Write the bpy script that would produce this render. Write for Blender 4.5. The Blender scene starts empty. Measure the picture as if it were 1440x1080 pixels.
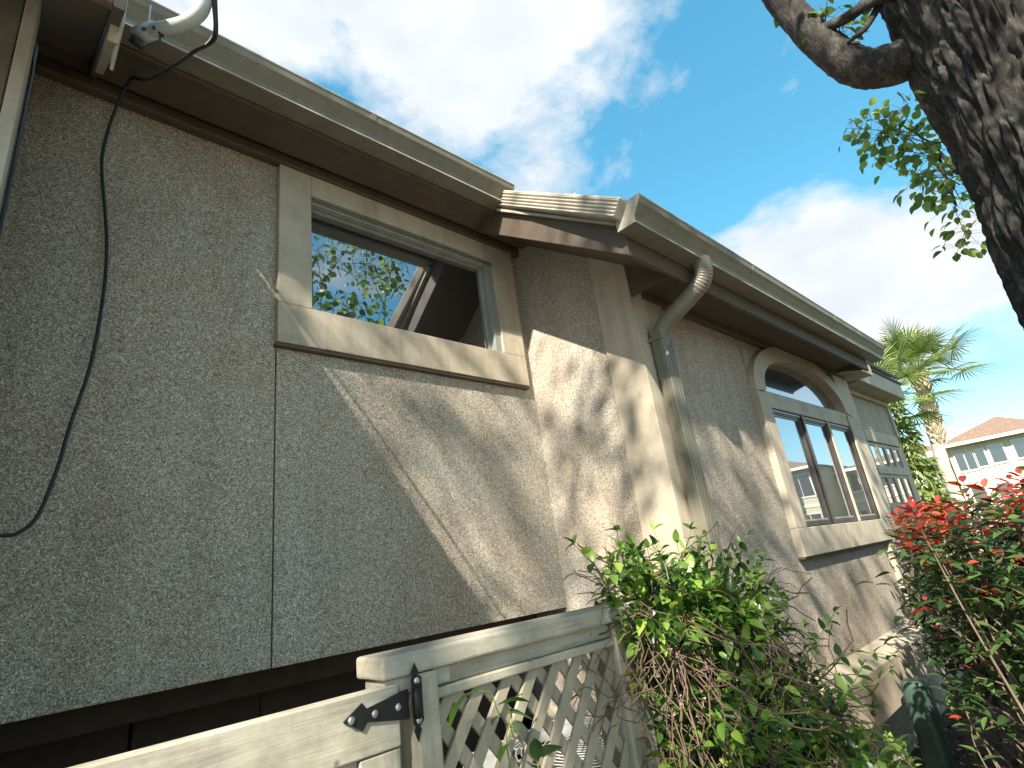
import bpy, bmesh, math, random
from mathutils import Vector, Matrix, Quaternion, noise as mnoise

# ------------------------------------------------------------------ camera, sky, sun, exposure
SC = bpy.context.scene
COL = SC.collection
RM = ((0.73645542, 0.13107872, 0.66366542), (-0.66443791, 0.32448639, 0.67322422), (-0.12710503, -0.93676409, 0.32606343))
FPX = 769.59
cam = bpy.data.cameras.new('camera')
camo = bpy.data.objects.new('camera', cam)
COL.objects.link(camo)
cam.sensor_width = 36.0
cam.lens = 36.0 * FPX / 1440.0
cam.clip_start = 0.03
cam.clip_end = 2000
m4 = Matrix.Identity(4)
for r in range(3):
    m4[r][0] = RM[r][0]; m4[r][1] = -RM[r][1]; m4[r][2] = -RM[r][2]
camo.matrix_world = m4
SC.camera = camo

SUNV = Vector((-1.0, -0.55, 1.0)).normalized()      # towards the sun
EL = math.asin(SUNV.z)
ROT = math.atan2(SUNV.x, SUNV.y)

def nn(nt, typ, **kw):
    n = nt.nodes.new(typ)
    for k, v in kw.items():
        if k.startswith('i_'):
            n.inputs[int(k[2:])].default_value = v
        else:
            setattr(n, k, v)
    return n

W = bpy.data.worlds.new('World'); SC.world = W; W.use_nodes = True
nt = W.node_tree; nt.nodes.clear()
def L(a, b, t=None): (t or nt).links.new(a, b)
out = nn(nt, 'ShaderNodeOutputWorld'); bg = nn(nt, 'ShaderNodeBackground')
sky = nn(nt, 'ShaderNodeTexSky', sky_type='NISHITA', sun_disc=False, sun_elevation=EL, sun_rotation=ROT,
         altitude=0.0, air_density=1.0, dust_density=0.3, ozone_density=2.2)
tc = nn(nt, 'ShaderNodeTexCoord')
CLOUD_OFF = (9.65, 7.45, -4.21)
mp = nn(nt, 'ShaderNodeMapping'); mp.inputs['Location'].default_value = CLOUD_OFF; mp.inputs['Scale'].default_value = (1.0, 1.0, 1.9); L(tc.outputs['Generated'], mp.inputs[0])
n1 = nn(nt, 'ShaderNodeTexNoise'); n1.inputs['Scale'].default_value = 2.1; n1.inputs['Detail'].default_value = 11; n1.inputs['Roughness'].default_value = 0.58; n1.inputs['Distortion'].default_value = 0.15
L(mp.outputs[0], n1.inputs['Vector'])
n2 = nn(nt, 'ShaderNodeTexNoise'); n2.inputs['Scale'].default_value = 7.0; n2.inputs['Detail'].default_value = 6
L(mp.outputs[0], n2.inputs['Vector'])
cr = nn(nt, 'ShaderNodeValToRGB'); cr.color_ramp.elements[0].position = 0.475; cr.color_ramp.elements[1].position = 0.585
L(n1.outputs[0], cr.inputs[0])
cc = nn(nt, 'ShaderNodeMixRGB'); cc.inputs[1].default_value = (2.15, 2.5, 2.85, 1); cc.inputs[2].default_value = (3.9, 3.9, 3.85, 1); L(n2.outputs[0], cc.inputs[0])
sat = nn(nt, 'ShaderNodeHueSaturation'); sat.inputs['Saturation'].default_value = 1.5; sat.inputs['Value'].default_value = 1.42; sat.inputs['Hue'].default_value = 0.472
gm = nn(nt, 'ShaderNodeGamma'); gm.inputs[1].default_value = 0.7
L(sky.outputs[0], gm.inputs[0]); L(gm.outputs[0], sat.inputs['Color'])
mx = nn(nt, 'ShaderNodeMixRGB'); L(cr.outputs[0], mx.inputs[0]); L(sat.outputs[0], mx.inputs[1]); L(cc.outputs[0], mx.inputs[2])
L(mx.outputs[0], bg.inputs[0]); bg.inputs[1].default_value = 0.105
L(bg.outputs[0], out.inputs[0])

sl = bpy.data.lights.new('sun', 'SUN'); sl.energy = 5.0; sl.angle = math.radians(0.55); sl.color = (1.0, 0.93, 0.82)
so = bpy.data.objects.new('sun', sl); COL.objects.link(so)
so.rotation_euler = SUNV.to_track_quat('Z', 'Y').to_euler(); so.location = (-8, -4, 8)
SC.view_settings.view_transform = 'Standard'; SC.view_settings.look = 'None'; SC.view_settings.gamma = 1.0
SC.view_settings.exposure = 1.55
SC.view_settings.use_curve_mapping = False
SC.render.engine = 'CYCLES'
GZ = -1.30                                          # the ground; the eye is the origin

# ------------------------------------------------------------------ helpers
def ray(x, y):
    d = (x - 720.0, y - 540.0, FPX)
    return Vector([sum(RM[i][j] * d[j] for j in range(3)) for i in range(3)])
def onX(x, y, v): d = ray(x, y); return d * (v / d.x)
def onY(x, y, v): d = ray(x, y); return d * (v / d.y)
def onZ(x, y, v): d = ray(x, y); return d * (v / d.z)
def proj(p):
    q = [sum(RM[i][j] * p[i] for i in range(3)) for j in range(3)]
    if q[2] < 0.05: return (-9999, -9999, q[2])
    return (q[0] / q[2] * FPX + 720, q[1] / q[2] * FPX + 540, q[2])

class MB:
    def __init__(s): s.v = []; s.f = []
    def add(s, vs, fs):
        o = len(s.v); s.v += [tuple(v) for v in vs]; s.f += [tuple(i + o for i in f) for f in fs]; return s
    def box(s, x0, x1, y0, y1, z0, z1):
        return s.add([(x0,y0,z0),(x1,y0,z0),(x1,y1,z0),(x0,y1,z0),(x0,y0,z1),(x1,y0,z1),(x1,y1,z1),(x0,y1,z1)],
                     [(0,3,2,1),(4,5,6,7),(0,1,5,4),(1,2,6,5),(2,3,7,6),(3,0,4,7)])
    def prism(s, pts, d):                           # polygon pts (3d), extruded by vector d
        n = len(pts); d = Vector(d)
        a = [Vector(p) for p in pts]; b = [p + d for p in a]
        return s.add(a + b, [tuple(range(n - 1, -1, -1)), tuple(range(n, 2 * n))] + [(i, (i+1) % n, n + (i+1) % n, n + i) for i in range(n)])
    def bar(s, p, q, w, h, up=(0,0,1)):
        p = Vector(p); q = Vector(q); d = (q - p).normalized(); u = Vector(up)
        a = d.cross(u).normalized(); b = a.cross(d).normalized()
        pts = [p + a*w/2*i + b*h/2*j for i, j in ((-1,-1),(1,-1),(1,1),(-1,1))]
        return s.prism(pts, q - p)
    def tube(s, pts, rad, n=8, cap=True, sq=None):
        pts = [Vector(p) for p in pts]; m = len(pts)
        if not isinstance(rad, (list, tuple)): rad = [rad] * m
        t0 = (pts[1] - pts[0]).normalized()
        ref = Vector((0,0,1)) if abs(t0.z) < .9 else Vector((1,0,0))
        a = t0.cross(ref).normalized(); vs = []; fs = []
        for i in range(m):
            t = (pts[min(i+1, m-1)] - pts[max(i-1, 0)]).normalized()
            a = (a - t * a.dot(t)).normalized(); b = t.cross(a)
            for k in range(n):
                an = 2 * math.pi * k / n
                vs.append(pts[i] + (a * math.cos(an) + b * math.sin(an)) * rad[i])
        for i in range(m - 1):
            for k in range(n):
                fs.append((i*n + k, i*n + (k+1) % n, (i+1)*n + (k+1) % n, (i+1)*n + k))
        if cap: fs += [tuple(range(n - 1, -1, -1)), tuple(range((m-1)*n, m*n))]
        return s.add(vs, fs)
    def build(s, name, mat, parent=None, smooth=False, bevel=0, kind=None, label=None, fix=True, seg=2):
        me = bpy.data.meshes.new(name); me.from_pydata(s.v, [], s.f)
        if fix:
            bm = bmesh.new(); bm.from_mesh(me); bmesh.ops.recalc_face_normals(bm, faces=bm.faces); bm.to_mesh(me); bm.free()
        if mat: me.materials.append(mat)
        if smooth: me.shade_smooth()
        o = bpy.data.objects.new(name, me); COL.objects.link(o)
        if parent: o.parent = parent
        if bevel:
            b = o.modifiers.new('bevel', 'BEVEL'); b.width = bevel; b.segments = seg; b.limit_method = 'ANGLE'; b.angle_limit = 0.6
        if kind: o['kind'] = kind
        if label: o['label'] = label
        return o
def thing(name, label, cat, loc=(0,0,0), group=None):
    o = bpy.data.objects.new(name, None); COL.objects.link(o); o.location = loc; o.empty_display_size = 0.1
    tag(o, label, cat, group); return o
def tag(o, label, cat, group=None):
    o['label'] = label; o['category'] = cat
    if group: o['group'] = group
    return o
def keep(o, parent):                                # parent without moving
    o.parent = parent; o.matrix_parent_inverse = Matrix.Translation(-Vector(parent.location)); return o
def box(name, mat, parent, x0, x1, y0, y1, z0, z1, bevel=0.003, label=None):
    return MB().box(min(x0,x1), max(x0,x1), min(y0,y1), max(y0,y1), min(z0,z1), max(z0,z1)).build(name, mat, parent, bevel=bevel, label=label)
def catmull(P, n=8):
    P = [Vector(p) for p in P]; out = []
    for i in range(len(P) - 1):
        a = P[max(i-1,0)]; b = P[i]; c = P[i+1]; d = P[min(i+2, len(P)-1)]
        for k in range(n):
            t = k / n
            out.append(0.5 * ((2*b) + (c - a)*t + (2*a - 5*b + 4*c - d)*t*t + (3*b - a - 3*c + d)*t**3))
    out.append(P[-1]); return out

# ------------------------------------------------------------------ materials
def mat(name):
    m = bpy.data.materials.new(name); m.use_nodes = True; t = m.node_tree
    b = t.nodes['Principled BSDF']; return m, t, b
def ramp(t, src, stops):
    r = t.nodes.new('ShaderNodeValToRGB'); e = r.color_ramp.elements
    e[0].position, e[0].color = stops[0][0], (*stops[0][1], 1); e[1].position, e[1].color = stops[-1][0], (*stops[-1][1], 1)
    for p, c in stops[1:-1]:
        q = e.new(p); q.color = (*c, 1)
    t.links.new(src, r.inputs[0]); return r
def tex(t, typ, scale, vec=None, **kw):
    n = t.nodes.new(typ); n.inputs['Scale'].default_value = scale
    for k, v in kw.items(): n.inputs[k].default_value = v
    if vec is not None: t.links.new(vec, n.inputs['Vector'])
    return n
def objco(t, scale=(1,1,1), rot=(0,0,0), typ='Object'):
    c = t.nodes.new('ShaderNodeTexCoord'); mp = t.nodes.new('ShaderNodeMapping'); mp.inputs['Scale'].default_value = scale; mp.inputs['Rotation'].default_value = rot
    t.links.new(c.outputs[typ], mp.inputs[0]); return mp.outputs[0]
def mixc(t, fac, a, b, typ='MIX'):
    n = t.nodes.new('ShaderNodeMixRGB'); n.blend_type = typ
    for i, v in enumerate((fac, a, b)):
        if hasattr(v, 'is_output'): t.links.new(v, n.inputs[i])
        elif isinstance(v, (int, float)): n.inputs[i].default_value = v
        else: n.inputs[i].default_value = (*v, 1)
    return n.outputs[0]
def bump(t, b, h, st=0.3, dist=0.01):
    n = t.nodes.new('ShaderNodeBump'); n.inputs['Strength'].default_value = st; n.inputs['Distance'].default_value = dist
    t.links.new(h, n.inputs['Height']); t.links.new(n.outputs[0], b.inputs['Normal']); return n

def m_paint(name, c, var=0.12, rough=0.6, streak=(1,1,1), bst=0.15, grime=0.25):
    m, t, b = mat(name); v = objco(t, streak)
    a = tex(t, 'ShaderNodeTexNoise', 6, v, Detail=6, Roughness=0.65)
    f = tex(t, 'ShaderNodeTexNoise', 70, v, Detail=4)
    r = ramp(t, a.outputs[0], [(0.3, [x * (1 - grime) for x in c]), (0.5, c), (0.75, [min(1, x * (1 + var)) for x in c])])
    col = mixc(t, 0.12, r.outputs[0], f.outputs[0], 'OVERLAY')
    dr = tex(t, 'ShaderNodeTexNoise', 1.0, objco(t, (16,16,1.1)), Detail=6, Roughness=.6); dd = ramp(t, dr.outputs[0], [(.36, (.74,.70,.64)), (.56, (1,1,1))])
    col = mixc(t, .55, col, dd.outputs[0], 'MULTIPLY')
    t.links.new(col, b.inputs['Base Color']); b.inputs['Roughness'].default_value = rough
    bump(t, b, f.outputs[0], bst, 0.003); return m
def m_plain(name, c, rough=0.5, metal=0.0, spec=0.5):
    m, t, b = mat(name); v = objco(t)
    a = tex(t, 'ShaderNodeTexNoise', 14, v, Detail=5)
    r = ramp(t, a.outputs[0], [(0.3, [x * .75 for x in c]), (0.7, [min(1, x * 1.2) for x in c])])
    t.links.new(r.outputs[0], b.inputs['Base Color']); b.inputs['Roughness'].default_value = rough; b.inputs['Metallic'].default_value = metal
    b.inputs['Specular IOR Level'].default_value = spec; return m

def m_stucco():                                     # exposed pebble aggregate
    m, t, b = mat('pebble_stucco'); v = objco(t)
    vo = tex(t, 'ShaderNodeTexVoronoi', 310, v); vo.feature = 'F1'
    d = tex(t, 'ShaderNodeTexVoronoi', 310, v); d.feature = 'DISTANCE_TO_EDGE'
    sp = t.nodes.new('ShaderNodeSeparateColor'); t.links.new(vo.outputs['Color'], sp.inputs[0])
    r = ramp(t, sp.outputs[0], [(0.0, (.13,.11,.085)), (0.2, (.275,.24,.19)), (0.5, (.42,.38,.31)), (0.8, (.55,.505,.425)), (0.94, (.72,.675,.585)), (1.0, (.88,.85,.77))])
    r.color_ramp.interpolation = 'LINEAR'
    big = tex(t, 'ShaderNodeTexNoise', 1.7, v, Detail=5, Roughness=.6)
    rb = ramp(t, big.outputs[0], [(0.3, (.84,.77,.70)), (0.5, (1,.97,.94)), (0.72, (.94,.98,1.0))])
    med = tex(t, 'ShaderNodeTexNoise', 46, v, Detail=3)
    c1 = mixc(t, 1.0, r.outputs[0], rb.outputs[0], 'MULTIPLY')
    c2 = mixc(t, 0.22, c1, med.outputs[0], 'OVERLAY')
    sw = tex(t, 'ShaderNodeTexNoise', 1.0, objco(t, (7,7,.6)), Detail=5); sr = ramp(t, sw.outputs[0], [(.35, (.86,.84,.82)), (.6, (1,1,1))]); c2 = mixc(t, .8, c2, sr.outputs[0], 'MULTIPLY')
    ed = ramp(t, d.outputs['Distance'], [(0.0, (.55,.5,.44)), (0.12, (1,1,1))])
    c3 = mixc(t, 1.0, c2, ed.outputs[0], 'MULTIPLY')
    t.links.new(c3, b.inputs['Base Color']); b.inputs['Roughness'].default_value = 0.75
    h = t.nodes.new('ShaderNodeMath'); h.operation = 'ADD'; t.links.new(d.outputs['Distance'], h.inputs[0]); t.links.new(sp.outputs[1], h.inputs[1])
    bump(t, b, h.outputs[0], 0.55, 0.003); return m

def m_wood(name, c, axis, dark=(.20,.17,.12)):      # weathered painted timber, grain along axis
    m, t, b = mat(name); s = [28, 28, 28]; s[axis] = 1.6; v = objco(t, s)
    g = tex(t, 'ShaderNodeTexNoise', 1.6, v, Detail=8, Roughness=.7, Distortion=.6)
    w = tex(t, 'ShaderNodeTexNoise', 5, objco(t), Detail=6, Roughness=.7)
    r = ramp(t, g.outputs[0], [(0.3, [x * .42 for x in c]), (0.46, [x * .85 for x in c]), (0.7, c)])
    wr = ramp(t, w.outputs[0], [(0.3, (.5,.49,.43)), (0.55, (1,1,1))])
    c1 = mixc(t, 1, r.outputs[0], wr.outputs[0], 'MULTIPLY')
    k = tex(t, 'ShaderNodeTexVoronoi', 7, objco(t)); kr = ramp(t, k.outputs['Distance'], [(0.02, dark), (0.05, (1,1,1))])
    c2 = mixc(t, 0.8, c1, kr.outputs[0], 'MULTIPLY')
    t.links.new(c2, b.inputs['Base Color']); b.inputs['Roughness'].default_value = .7
    bump(t, b, g.outputs[0], .5, .004); return m

def m_leaf(name, stops, trans=0.35, rough=0.4, spec=0.4):
    m, t, b = mat(name)
    oi = t.nodes.new('ShaderNodeObjectInfo'); ge = t.nodes.new('ShaderNodeNewGeometry')
    ad = t.nodes.new('ShaderNodeMath'); ad.operation = 'ADD'; t.links.new(oi.outputs['Random'], ad.inputs[0]); t.links.new(ge.outputs['Random Per Island'], ad.inputs[1])
    fr = t.nodes.new('ShaderNodeMath'); fr.operation = 'FRACT'; t.links.new(ad.outputs[0], fr.inputs[0])
    r = ramp(t, fr.outputs[0], stops)
    nz = tex(t, 'ShaderNodeTexNoise', 60, objco(t), Detail=3)
    c = mixc(t, .25, r.outputs[0], nz.outputs[0], 'OVERLAY')
    t.links.new(c, b.inputs['Base Color']); b.inputs['Roughness'].default_value = rough; b.inputs['Specular IOR Level'].default_value = spec
    tr = t.nodes.new('ShaderNodeBsdfTranslucent'); hs = t.nodes.new('ShaderNodeHueSaturation'); hs.inputs['Value'].default_value = 1.7; hs.inputs['Saturation'].default_value = 1.1
    t.links.new(c, hs.inputs['Color']); t.links.new(hs.outputs[0], tr.inputs[0])
    ms = t.nodes.new('ShaderNodeMixShader'); ms.inputs[0].default_value = trans
    o = t.nodes['Material Output']; t.links.new(b.outputs[0], ms.inputs[1]); t.links.new(tr.outputs[0], ms.inputs[2]); t.links.new(ms.outputs[0], o.inputs[0])
    return m

def m_glass(name, refl=0.62, tint=(.9,.95,1)):
    m, t, b = mat(name); b.inputs['Base Color'].default_value = (.012,.013,.013,1); b.inputs['Roughness'].default_value = .25
    g = t.nodes.new('ShaderNodeBsdfGlossy'); g.inputs['Color'].default_value = (*tint, 1); g.inputs['Roughness'].default_value = .004
    nz = tex(t, 'ShaderNodeTexNoise', 2.2, objco(t), Detail=1)
    bp = t.nodes.new('ShaderNodeBump'); bp.inputs['Strength'].default_value = .035; bp.inputs['Distance'].default_value = .02
    t.links.new(nz.outputs[0], bp.inputs['Height']); t.links.new(bp.outputs[0], g.inputs['Normal'])
    lw = t.nodes.new('ShaderNodeFresnel'); lw.inputs['IOR'].default_value = 1.6
    mr = t.nodes.new('ShaderNodeMapRange'); mr.inputs[1].default_value = 0; mr.inputs[2].default_value = 1; mr.inputs[3].default_value = refl - .12; mr.inputs[4].default_value = 1.0
    t.links.new(lw.outputs[0], mr.inputs[0])
    ms = t.nodes.new('ShaderNodeMixShader'); t.links.new(mr.outputs[0], ms.inputs[0]); o = t.nodes['Material Output']
    t.links.new(b.outputs[0], ms.inputs[1]); t.links.new(g.outputs[0], ms.inputs[2]); t.links.new(ms.outputs[0], o.inputs[0]); return m

def m_bark():
    m, t, b = mat('bark'); v = objco(t, (1,1,.28))
    a = tex(t, 'ShaderNodeTexNoise', 34, v, Detail=9, Roughness=.7, Distortion=.8); l = tex(t, 'ShaderNodeTexNoise', 9, objco(t), Detail=6, Roughness=.7)
    r = ramp(t, a.outputs[0], [(.34, (.005,.004,.003)), (.52, (.022,.018,.014)), (.74, (.10,.088,.072))])
    lr = ramp(t, l.outputs[0], [(.52, (0,0,0)), (.66, (1,1,1))])
    c = mixc(t, .5, r.outputs[0], (.12,.118,.096)); mxn = mixc(t, lr.outputs[0], r.outputs[0], c)
    t.links.new(mxn, b.inputs['Base Color']); b.inputs['Roughness'].default_value = .9
    bump(t, b, a.outputs[0], 1.0, .012); return m

def m_ground():
    m, t, b = mat('mulch'); v = objco(t)
    a = tex(t, 'ShaderNodeTexNoise', 40, v, Detail=8, Roughness=.75, Distortion=.8); g = tex(t, 'ShaderNodeTexNoise', 1.2, v, Detail=5)
    r = ramp(t, a.outputs[0], [(.3, (.025,.017,.011)), (.5, (.075,.052,.034)), (.72, (.17,.125,.085))])
    c = mixc(t, .3, r.outputs[0], g.outputs[0], 'OVERLAY'); t.links.new(c, b.inputs['Base Color']); b.inputs['Roughness'].default_value = .95
    bump(t, b, a.outputs[0], 1, .03); return m
def m_lawn():
    m, t, b = mat('lawn'); v = objco(t)
    a = tex(t, 'ShaderNodeTexNoise', 30, v, Detail=8, Roughness=.75); g = tex(t, 'ShaderNodeTexNoise', .35, v, Detail=4)
    r = ramp(t, a.outputs[0], [(.3, (.02,.035,.01)), (.55, (.05,.085,.022)), (.75, (.11,.14,.045))])
    c = mixc(t, .35, r.outputs[0], g.outputs[0], 'OVERLAY'); t.links.new(c, b.inputs['Base Color']); b.inputs['Roughness'].default_value = .95
    bump(t, b, a.outputs[0], 1, .03); return m
def m_shingle(name, c):
    m, t, b = mat(name); v = objco(t)
    br = t.nodes.new('ShaderNodeTexBrick'); t.links.new(v, br.inputs[0]); br.inputs['Scale'].default_value = 3.0
    br.inputs[1].default_value = (*c, 1); br.inputs[2].default_value = (*[x * .72 for x in c], 1); br.inputs[3].default_value = (*[x * .45 for x in c], 1); br.inputs['Mortar Size'].default_value = .012
    n = tex(t, 'ShaderNodeTexNoise', 4, v, Detail=6); c2 = mixc(t, .4, br.outputs[0], n.outputs[0], 'OVERLAY')
    t.links.new(c2, b.inputs['Base Color']); b.inputs['Roughness'].default_value = .9; bump(t, b, br.outputs['Fac'], .4, .02); return m

M = dict(bounce_slab=m_paint('pale_bounce_slab', (.40,.375,.33), grime=.3, rough=.85),
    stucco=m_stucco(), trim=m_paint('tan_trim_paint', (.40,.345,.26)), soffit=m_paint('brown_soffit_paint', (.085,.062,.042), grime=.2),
    gutter=m_paint('gutter_paint', (.165,.15,.11), rough=.42, grime=.12, bst=.04), pale=m_paint('pale_corrugated_paint', (.40,.36,.285), rough=.5),
    wood_x=m_wood('fence_wood_along', (.385,.35,.27), 0), wood_z=m_wood('fence_wood_upright', (.37,.335,.255), 2), lattice=m_paint('lattice_paint', (.33,.29,.21), grime=.3),
    iron=m_plain('black_iron', (.018,.018,.018), .42, .6), steel=m_plain('bright_steel', (.55,.55,.53), .28, 1.0), cable=m_plain('black_rubber', (.008,.008,.009), .45),
    mast=m_paint('mast_grey_paint', (.40,.44,.42), rough=.35, bst=.05), darkframe=m_plain('bronze_frame', (.035,.03,.026), .4), lightframe=m_paint('vinyl_frame', (.24,.25,.215), rough=.4, bst=.05, grime=.1),
    glass=m_glass('window_glass', .5), crawl=m_plain('crawl_board', (.05,.033,.024), .8), shingle=m_shingle('shingle', (.20,.16,.13)), interior=m_plain('interior_dark', (.02,.018,.016), .9),
    condenser=m_plain('condenser_paint', (.28,.28,.26), .5), blackwire=m_plain('grille_wire', (.02,.02,.02), .5), green=m_plain('green_pedestal_paint', (.045,.085,.062), .38),
    bark=m_bark(), twig=m_plain('vine_twig', (.10,.062,.038), .8), stem=m_plain('shrub_stem', (.12,.085,.055), .8), greenstem=m_plain('green_stem', (.13,.16,.05), .6),
    vine=m_leaf('vine_leaf', [(0,(.018,.042,.01)),(.35,(.042,.092,.016)),(.7,(.10,.19,.03)),(1,(.24,.34,.06))], .35, .33),
    pear=m_leaf('pear_leaf', [(0,(.045,.085,.02)),(.5,(.10,.16,.035)),(1,(.22,.28,.08))], .5, .4),
    hgreen=m_leaf('hedge_leaf', [(0,(.016,.036,.012)),(.5,(.036,.075,.022)),(1,(.09,.15,.04))], .28, .32),
    hred=m_leaf('hedge_red_leaf', [(0,(.09,.012,.014)),(.4,(.28,.03,.022)),(.75,(.42,.06,.035)),(1,(.52,.13,.06))], .32, .35),
    palm=m_leaf('palm_frond', [(0,(.07,.11,.025)),(.5,(.14,.19,.045)),(1,(.27,.30,.10))], .3, .45), drypalm=m_leaf('dry_frond', [(0,(.18,.13,.07)),(1,(.33,.26,.15))], .2, .7),
    palmtrunk=m_paint('palm_trunk', (.50,.43,.33), grime=.45, bst=.6), boot=m_paint('palm_boot', (.52,.42,.28), grime=.5, bst=.5),
    litter=m_leaf('litter_leaf', [(0,(.05,.03,.018)),(.6,(.15,.09,.05)),(1,(.30,.20,.12))], .05, .8),
    cream=m_paint('condo_stucco', (.50,.44,.33), grime=.1), condotrim=m_paint('condo_trim', (.66,.63,.56), grime=.08), terracotta=m_shingle('condo_tiles', (.24,.15,.10)),
    condoglass=m_glass('condo_glass', .22), mulch=m_ground(), lawn=m_lawn())

# ------------------------------------------------------------------ setting
o = MB().add([(-300,-300,GZ),(300,-300,GZ),(300,300,GZ),(-300,300,GZ)], [(0,1,2,3)]).build('ground', M['mulch'], kind='structure')
o = MB().add([(-9,-5,GZ+.004),(1.9,-5,GZ+.004),(1.9,.86,GZ+.004),(-9,.86,GZ+.004)], [(0,1,2,3)]).build('path', M['bounce_slab'], kind='structure')  # invented path, out of view: pale sheet added to bounce sun onto the wall
o = MB().add([(7.6,-280,GZ+.004),(290,-280,GZ+.004),(290,280,GZ+.004),(7.6,280,GZ+.004)], [(0,1,2,3)]).build('lawn', M['lawn'], kind='structure')

# ------------------------------------------------------------------ house
H = thing('house', 'tan pebble stucco house with deep eaves and an arched window', 'house', (0,0,GZ))
def hp(o): return keep(o, H)
def hbox(name, m, *a, bevel=.003, label=None): return hp(box(name, M[m], None, *a, bevel=bevel, label=label))
YM, YB, XR = 2.0, 1.29, 2.14                        # main wall, bump-out wall, return wall
WB = -.185                                          # bottom of main wall
PIT = .75
roofz = lambda y: 1.37 + .77 * (y - 1.0)
# main wall panels, the right one with the window opening
hbox('wall_panel', 'stucco', -.1, .7175, YM, YM+.1, WB, 1.9, bevel=.0025)
WX0, WX1, WZ0, WZ1 = .853, 1.872, 1.132, 1.668
b = MB(); b.box(.7225, WX0, YM, YM+.1, WB, 1.9); b.box(WX1, XR, YM, YM+.1, WB, 1.9); b.box(WX0, WX1, YM, YM+.1, WB, WZ0); b.box(WX0, WX1, YM, YM+.1, WZ1, 1.9)
bm = bmesh.new()
P = b.build('wall_panel', M['stucco']); hp(P)
hbox('panel_joint', 'crawl', .715, .725, YM+.012, YM+.09, WB+.005, 1.85, bevel=0)
hbox('floor_edge', 'crawl', -.1, XR, YM+.22, 2.5, WB-.09, WB-.002, bevel=0)
for i, (x0, x1) in enumerate(((-.7,-.1),(-.094,.42),(.426,.83),(.836,1.35),(1.356,1.8),(1.806,2.137))):
    hbox('crawl_board', 'crawl', x0, x1, 2.42+.012*(i % 2), 2.46+.012*(i%2), GZ, WB-.093, bevel=.004)
# return wall and the bump-out front, with corner boards
hbox('return_wall', 'stucco', XR, XR+.1, YB+.185, 2.5, -.7, 1.95, bevel=.002)
hp(MB().prism([(XR-.012,YB-.02,-.95),(XR-.012,YB+.18,-.95),(XR-.012,YB+.18,1.53),(XR-.012,YB-.02,1.38)], (.11,0,0)).build('corner_board', M['trim'], bevel=.003))
hbox('corner_board', 'trim', XR+.1, XR+.27, YB-.02, YB+.05, -.95, 1.27)
AX0, AX1 = 3.43, 4.93                               # arched window opening
AZ0, ATR0, ATR1, ATOP = .04, .765, .875, 1.165
b = MB()
hbox('wall_panel', 'stucco', XR+.27, 3.30, YB, YB+.1, -.68, 1.3, bevel=.0025)
hbox('wall_panel', 'stucco', 3.30, 5.25, YB, YB+.1, -.68, -.105, bevel=.0025)
hbox('base_wall', 'stucco', XR, 5.25, YB+.04, YB+.2, GZ, -.925, bevel=.002)
hbox('panel_joint', 'crawl', 3.297, 3.303, YB-.0005, YB+.05, .95, 1.26, bevel=0)
# flared skirt band at the foot of the bump-out wall
hp(MB().prism([(2.3,YB-.002,-.66),(2.3,YB-.12,-.72),(2.3,YB-.12,-.945),(2.3,YB+.05,-.945),(2.3,YB+.05,-.66)], (2.97,0,0)).build('skirt_board', M['trim'], bevel=.004))
hbox('vent_slot', 'crawl', 3.3, 3.9, YB+.02, YB+.045, -1.06, -.947, bevel=0)
# far wing
YF = 1.40
hbox('pilaster', 'trim', 4.93, 5.28, YB-.03, YB+.1, -.68, 1.27, bevel=.004)
hbox('pilaster', 'trim', 5.28, 5.42, YB+.03, YB+.14, -.9, 1.26, bevel=.004)
hbox('far_wall', 'stucco', 5.3, 7.06, YF+.001, YF+.1, .74, 1.3); hbox('far_wall', 'trim', 5.42, 5.84, YF-.004, YF+.1, GZ, .74); hbox('far_wall', 'trim', 6.9, 7.06, YF-.004, YF+.1, GZ, .74)
hbox('far_wall', 'stucco', 5.84, 6.9, YF, YF+.1, GZ, -.22)
hbox('window_header', 'trim', 5.8, 6.94, YF-.02, YF+.05, .74, .85)
hbox('corner_board', 'trim', 7.0, 7.08, YF-.02, YF+.11, .85, 1.29)
for zz0, zz1 in ((.49,.735),(.14,.435),(-.21,.085)):
    for k in range(4):
        x0 = 5.85 + k*.262
        w = MB(); w.box(x0, x0+.035, YF-.004, YF+.08, zz0, zz1); w.box(x0+.227, x0+.262, YF-.004, YF+.08, zz0, zz1); w.box(x0+.035, x0+.227, YF-.003, YF+.08, zz0, zz0+.03); w.box(x0+.035, x0+.227, YF-.003, YF+.08, zz1-.03, zz1)
        wo = hp(w.build('window', M['trim']))
        g = MB().box(x0+.035, x0+.227, YF+.006, YF+.014, zz0+.03, zz1-.03).build('pane', M['glass']); g.parent = wo
    hbox('window_rail', 'trim', 5.84, 6.9, YF-.018, YF+.08, zz0-.055, zz0)
# side / back closure so no light leaks through the rooms
hbox('side_wall', 'stucco', 6.96, 7.06, YF+.1, 7, GZ, 1.5, bevel=0); hbox('back_wall', 'stucco', -4, 7.06, 7, 7.1, GZ, 3, bevel=0)
hbox('interior_wall', 'interior', .3, 2.3, 2.55, 2.6, WB, 1.9, bevel=0); hbox('interior_wall', 'interior', 2.3, 6.9, 1.9, 1.95, -.9, 1.3, bevel=0)
hbox('floor_slab', 'interior', -4, 6.95, 2.5, 7, WB-.1, WB-.02, bevel=0)
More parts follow.
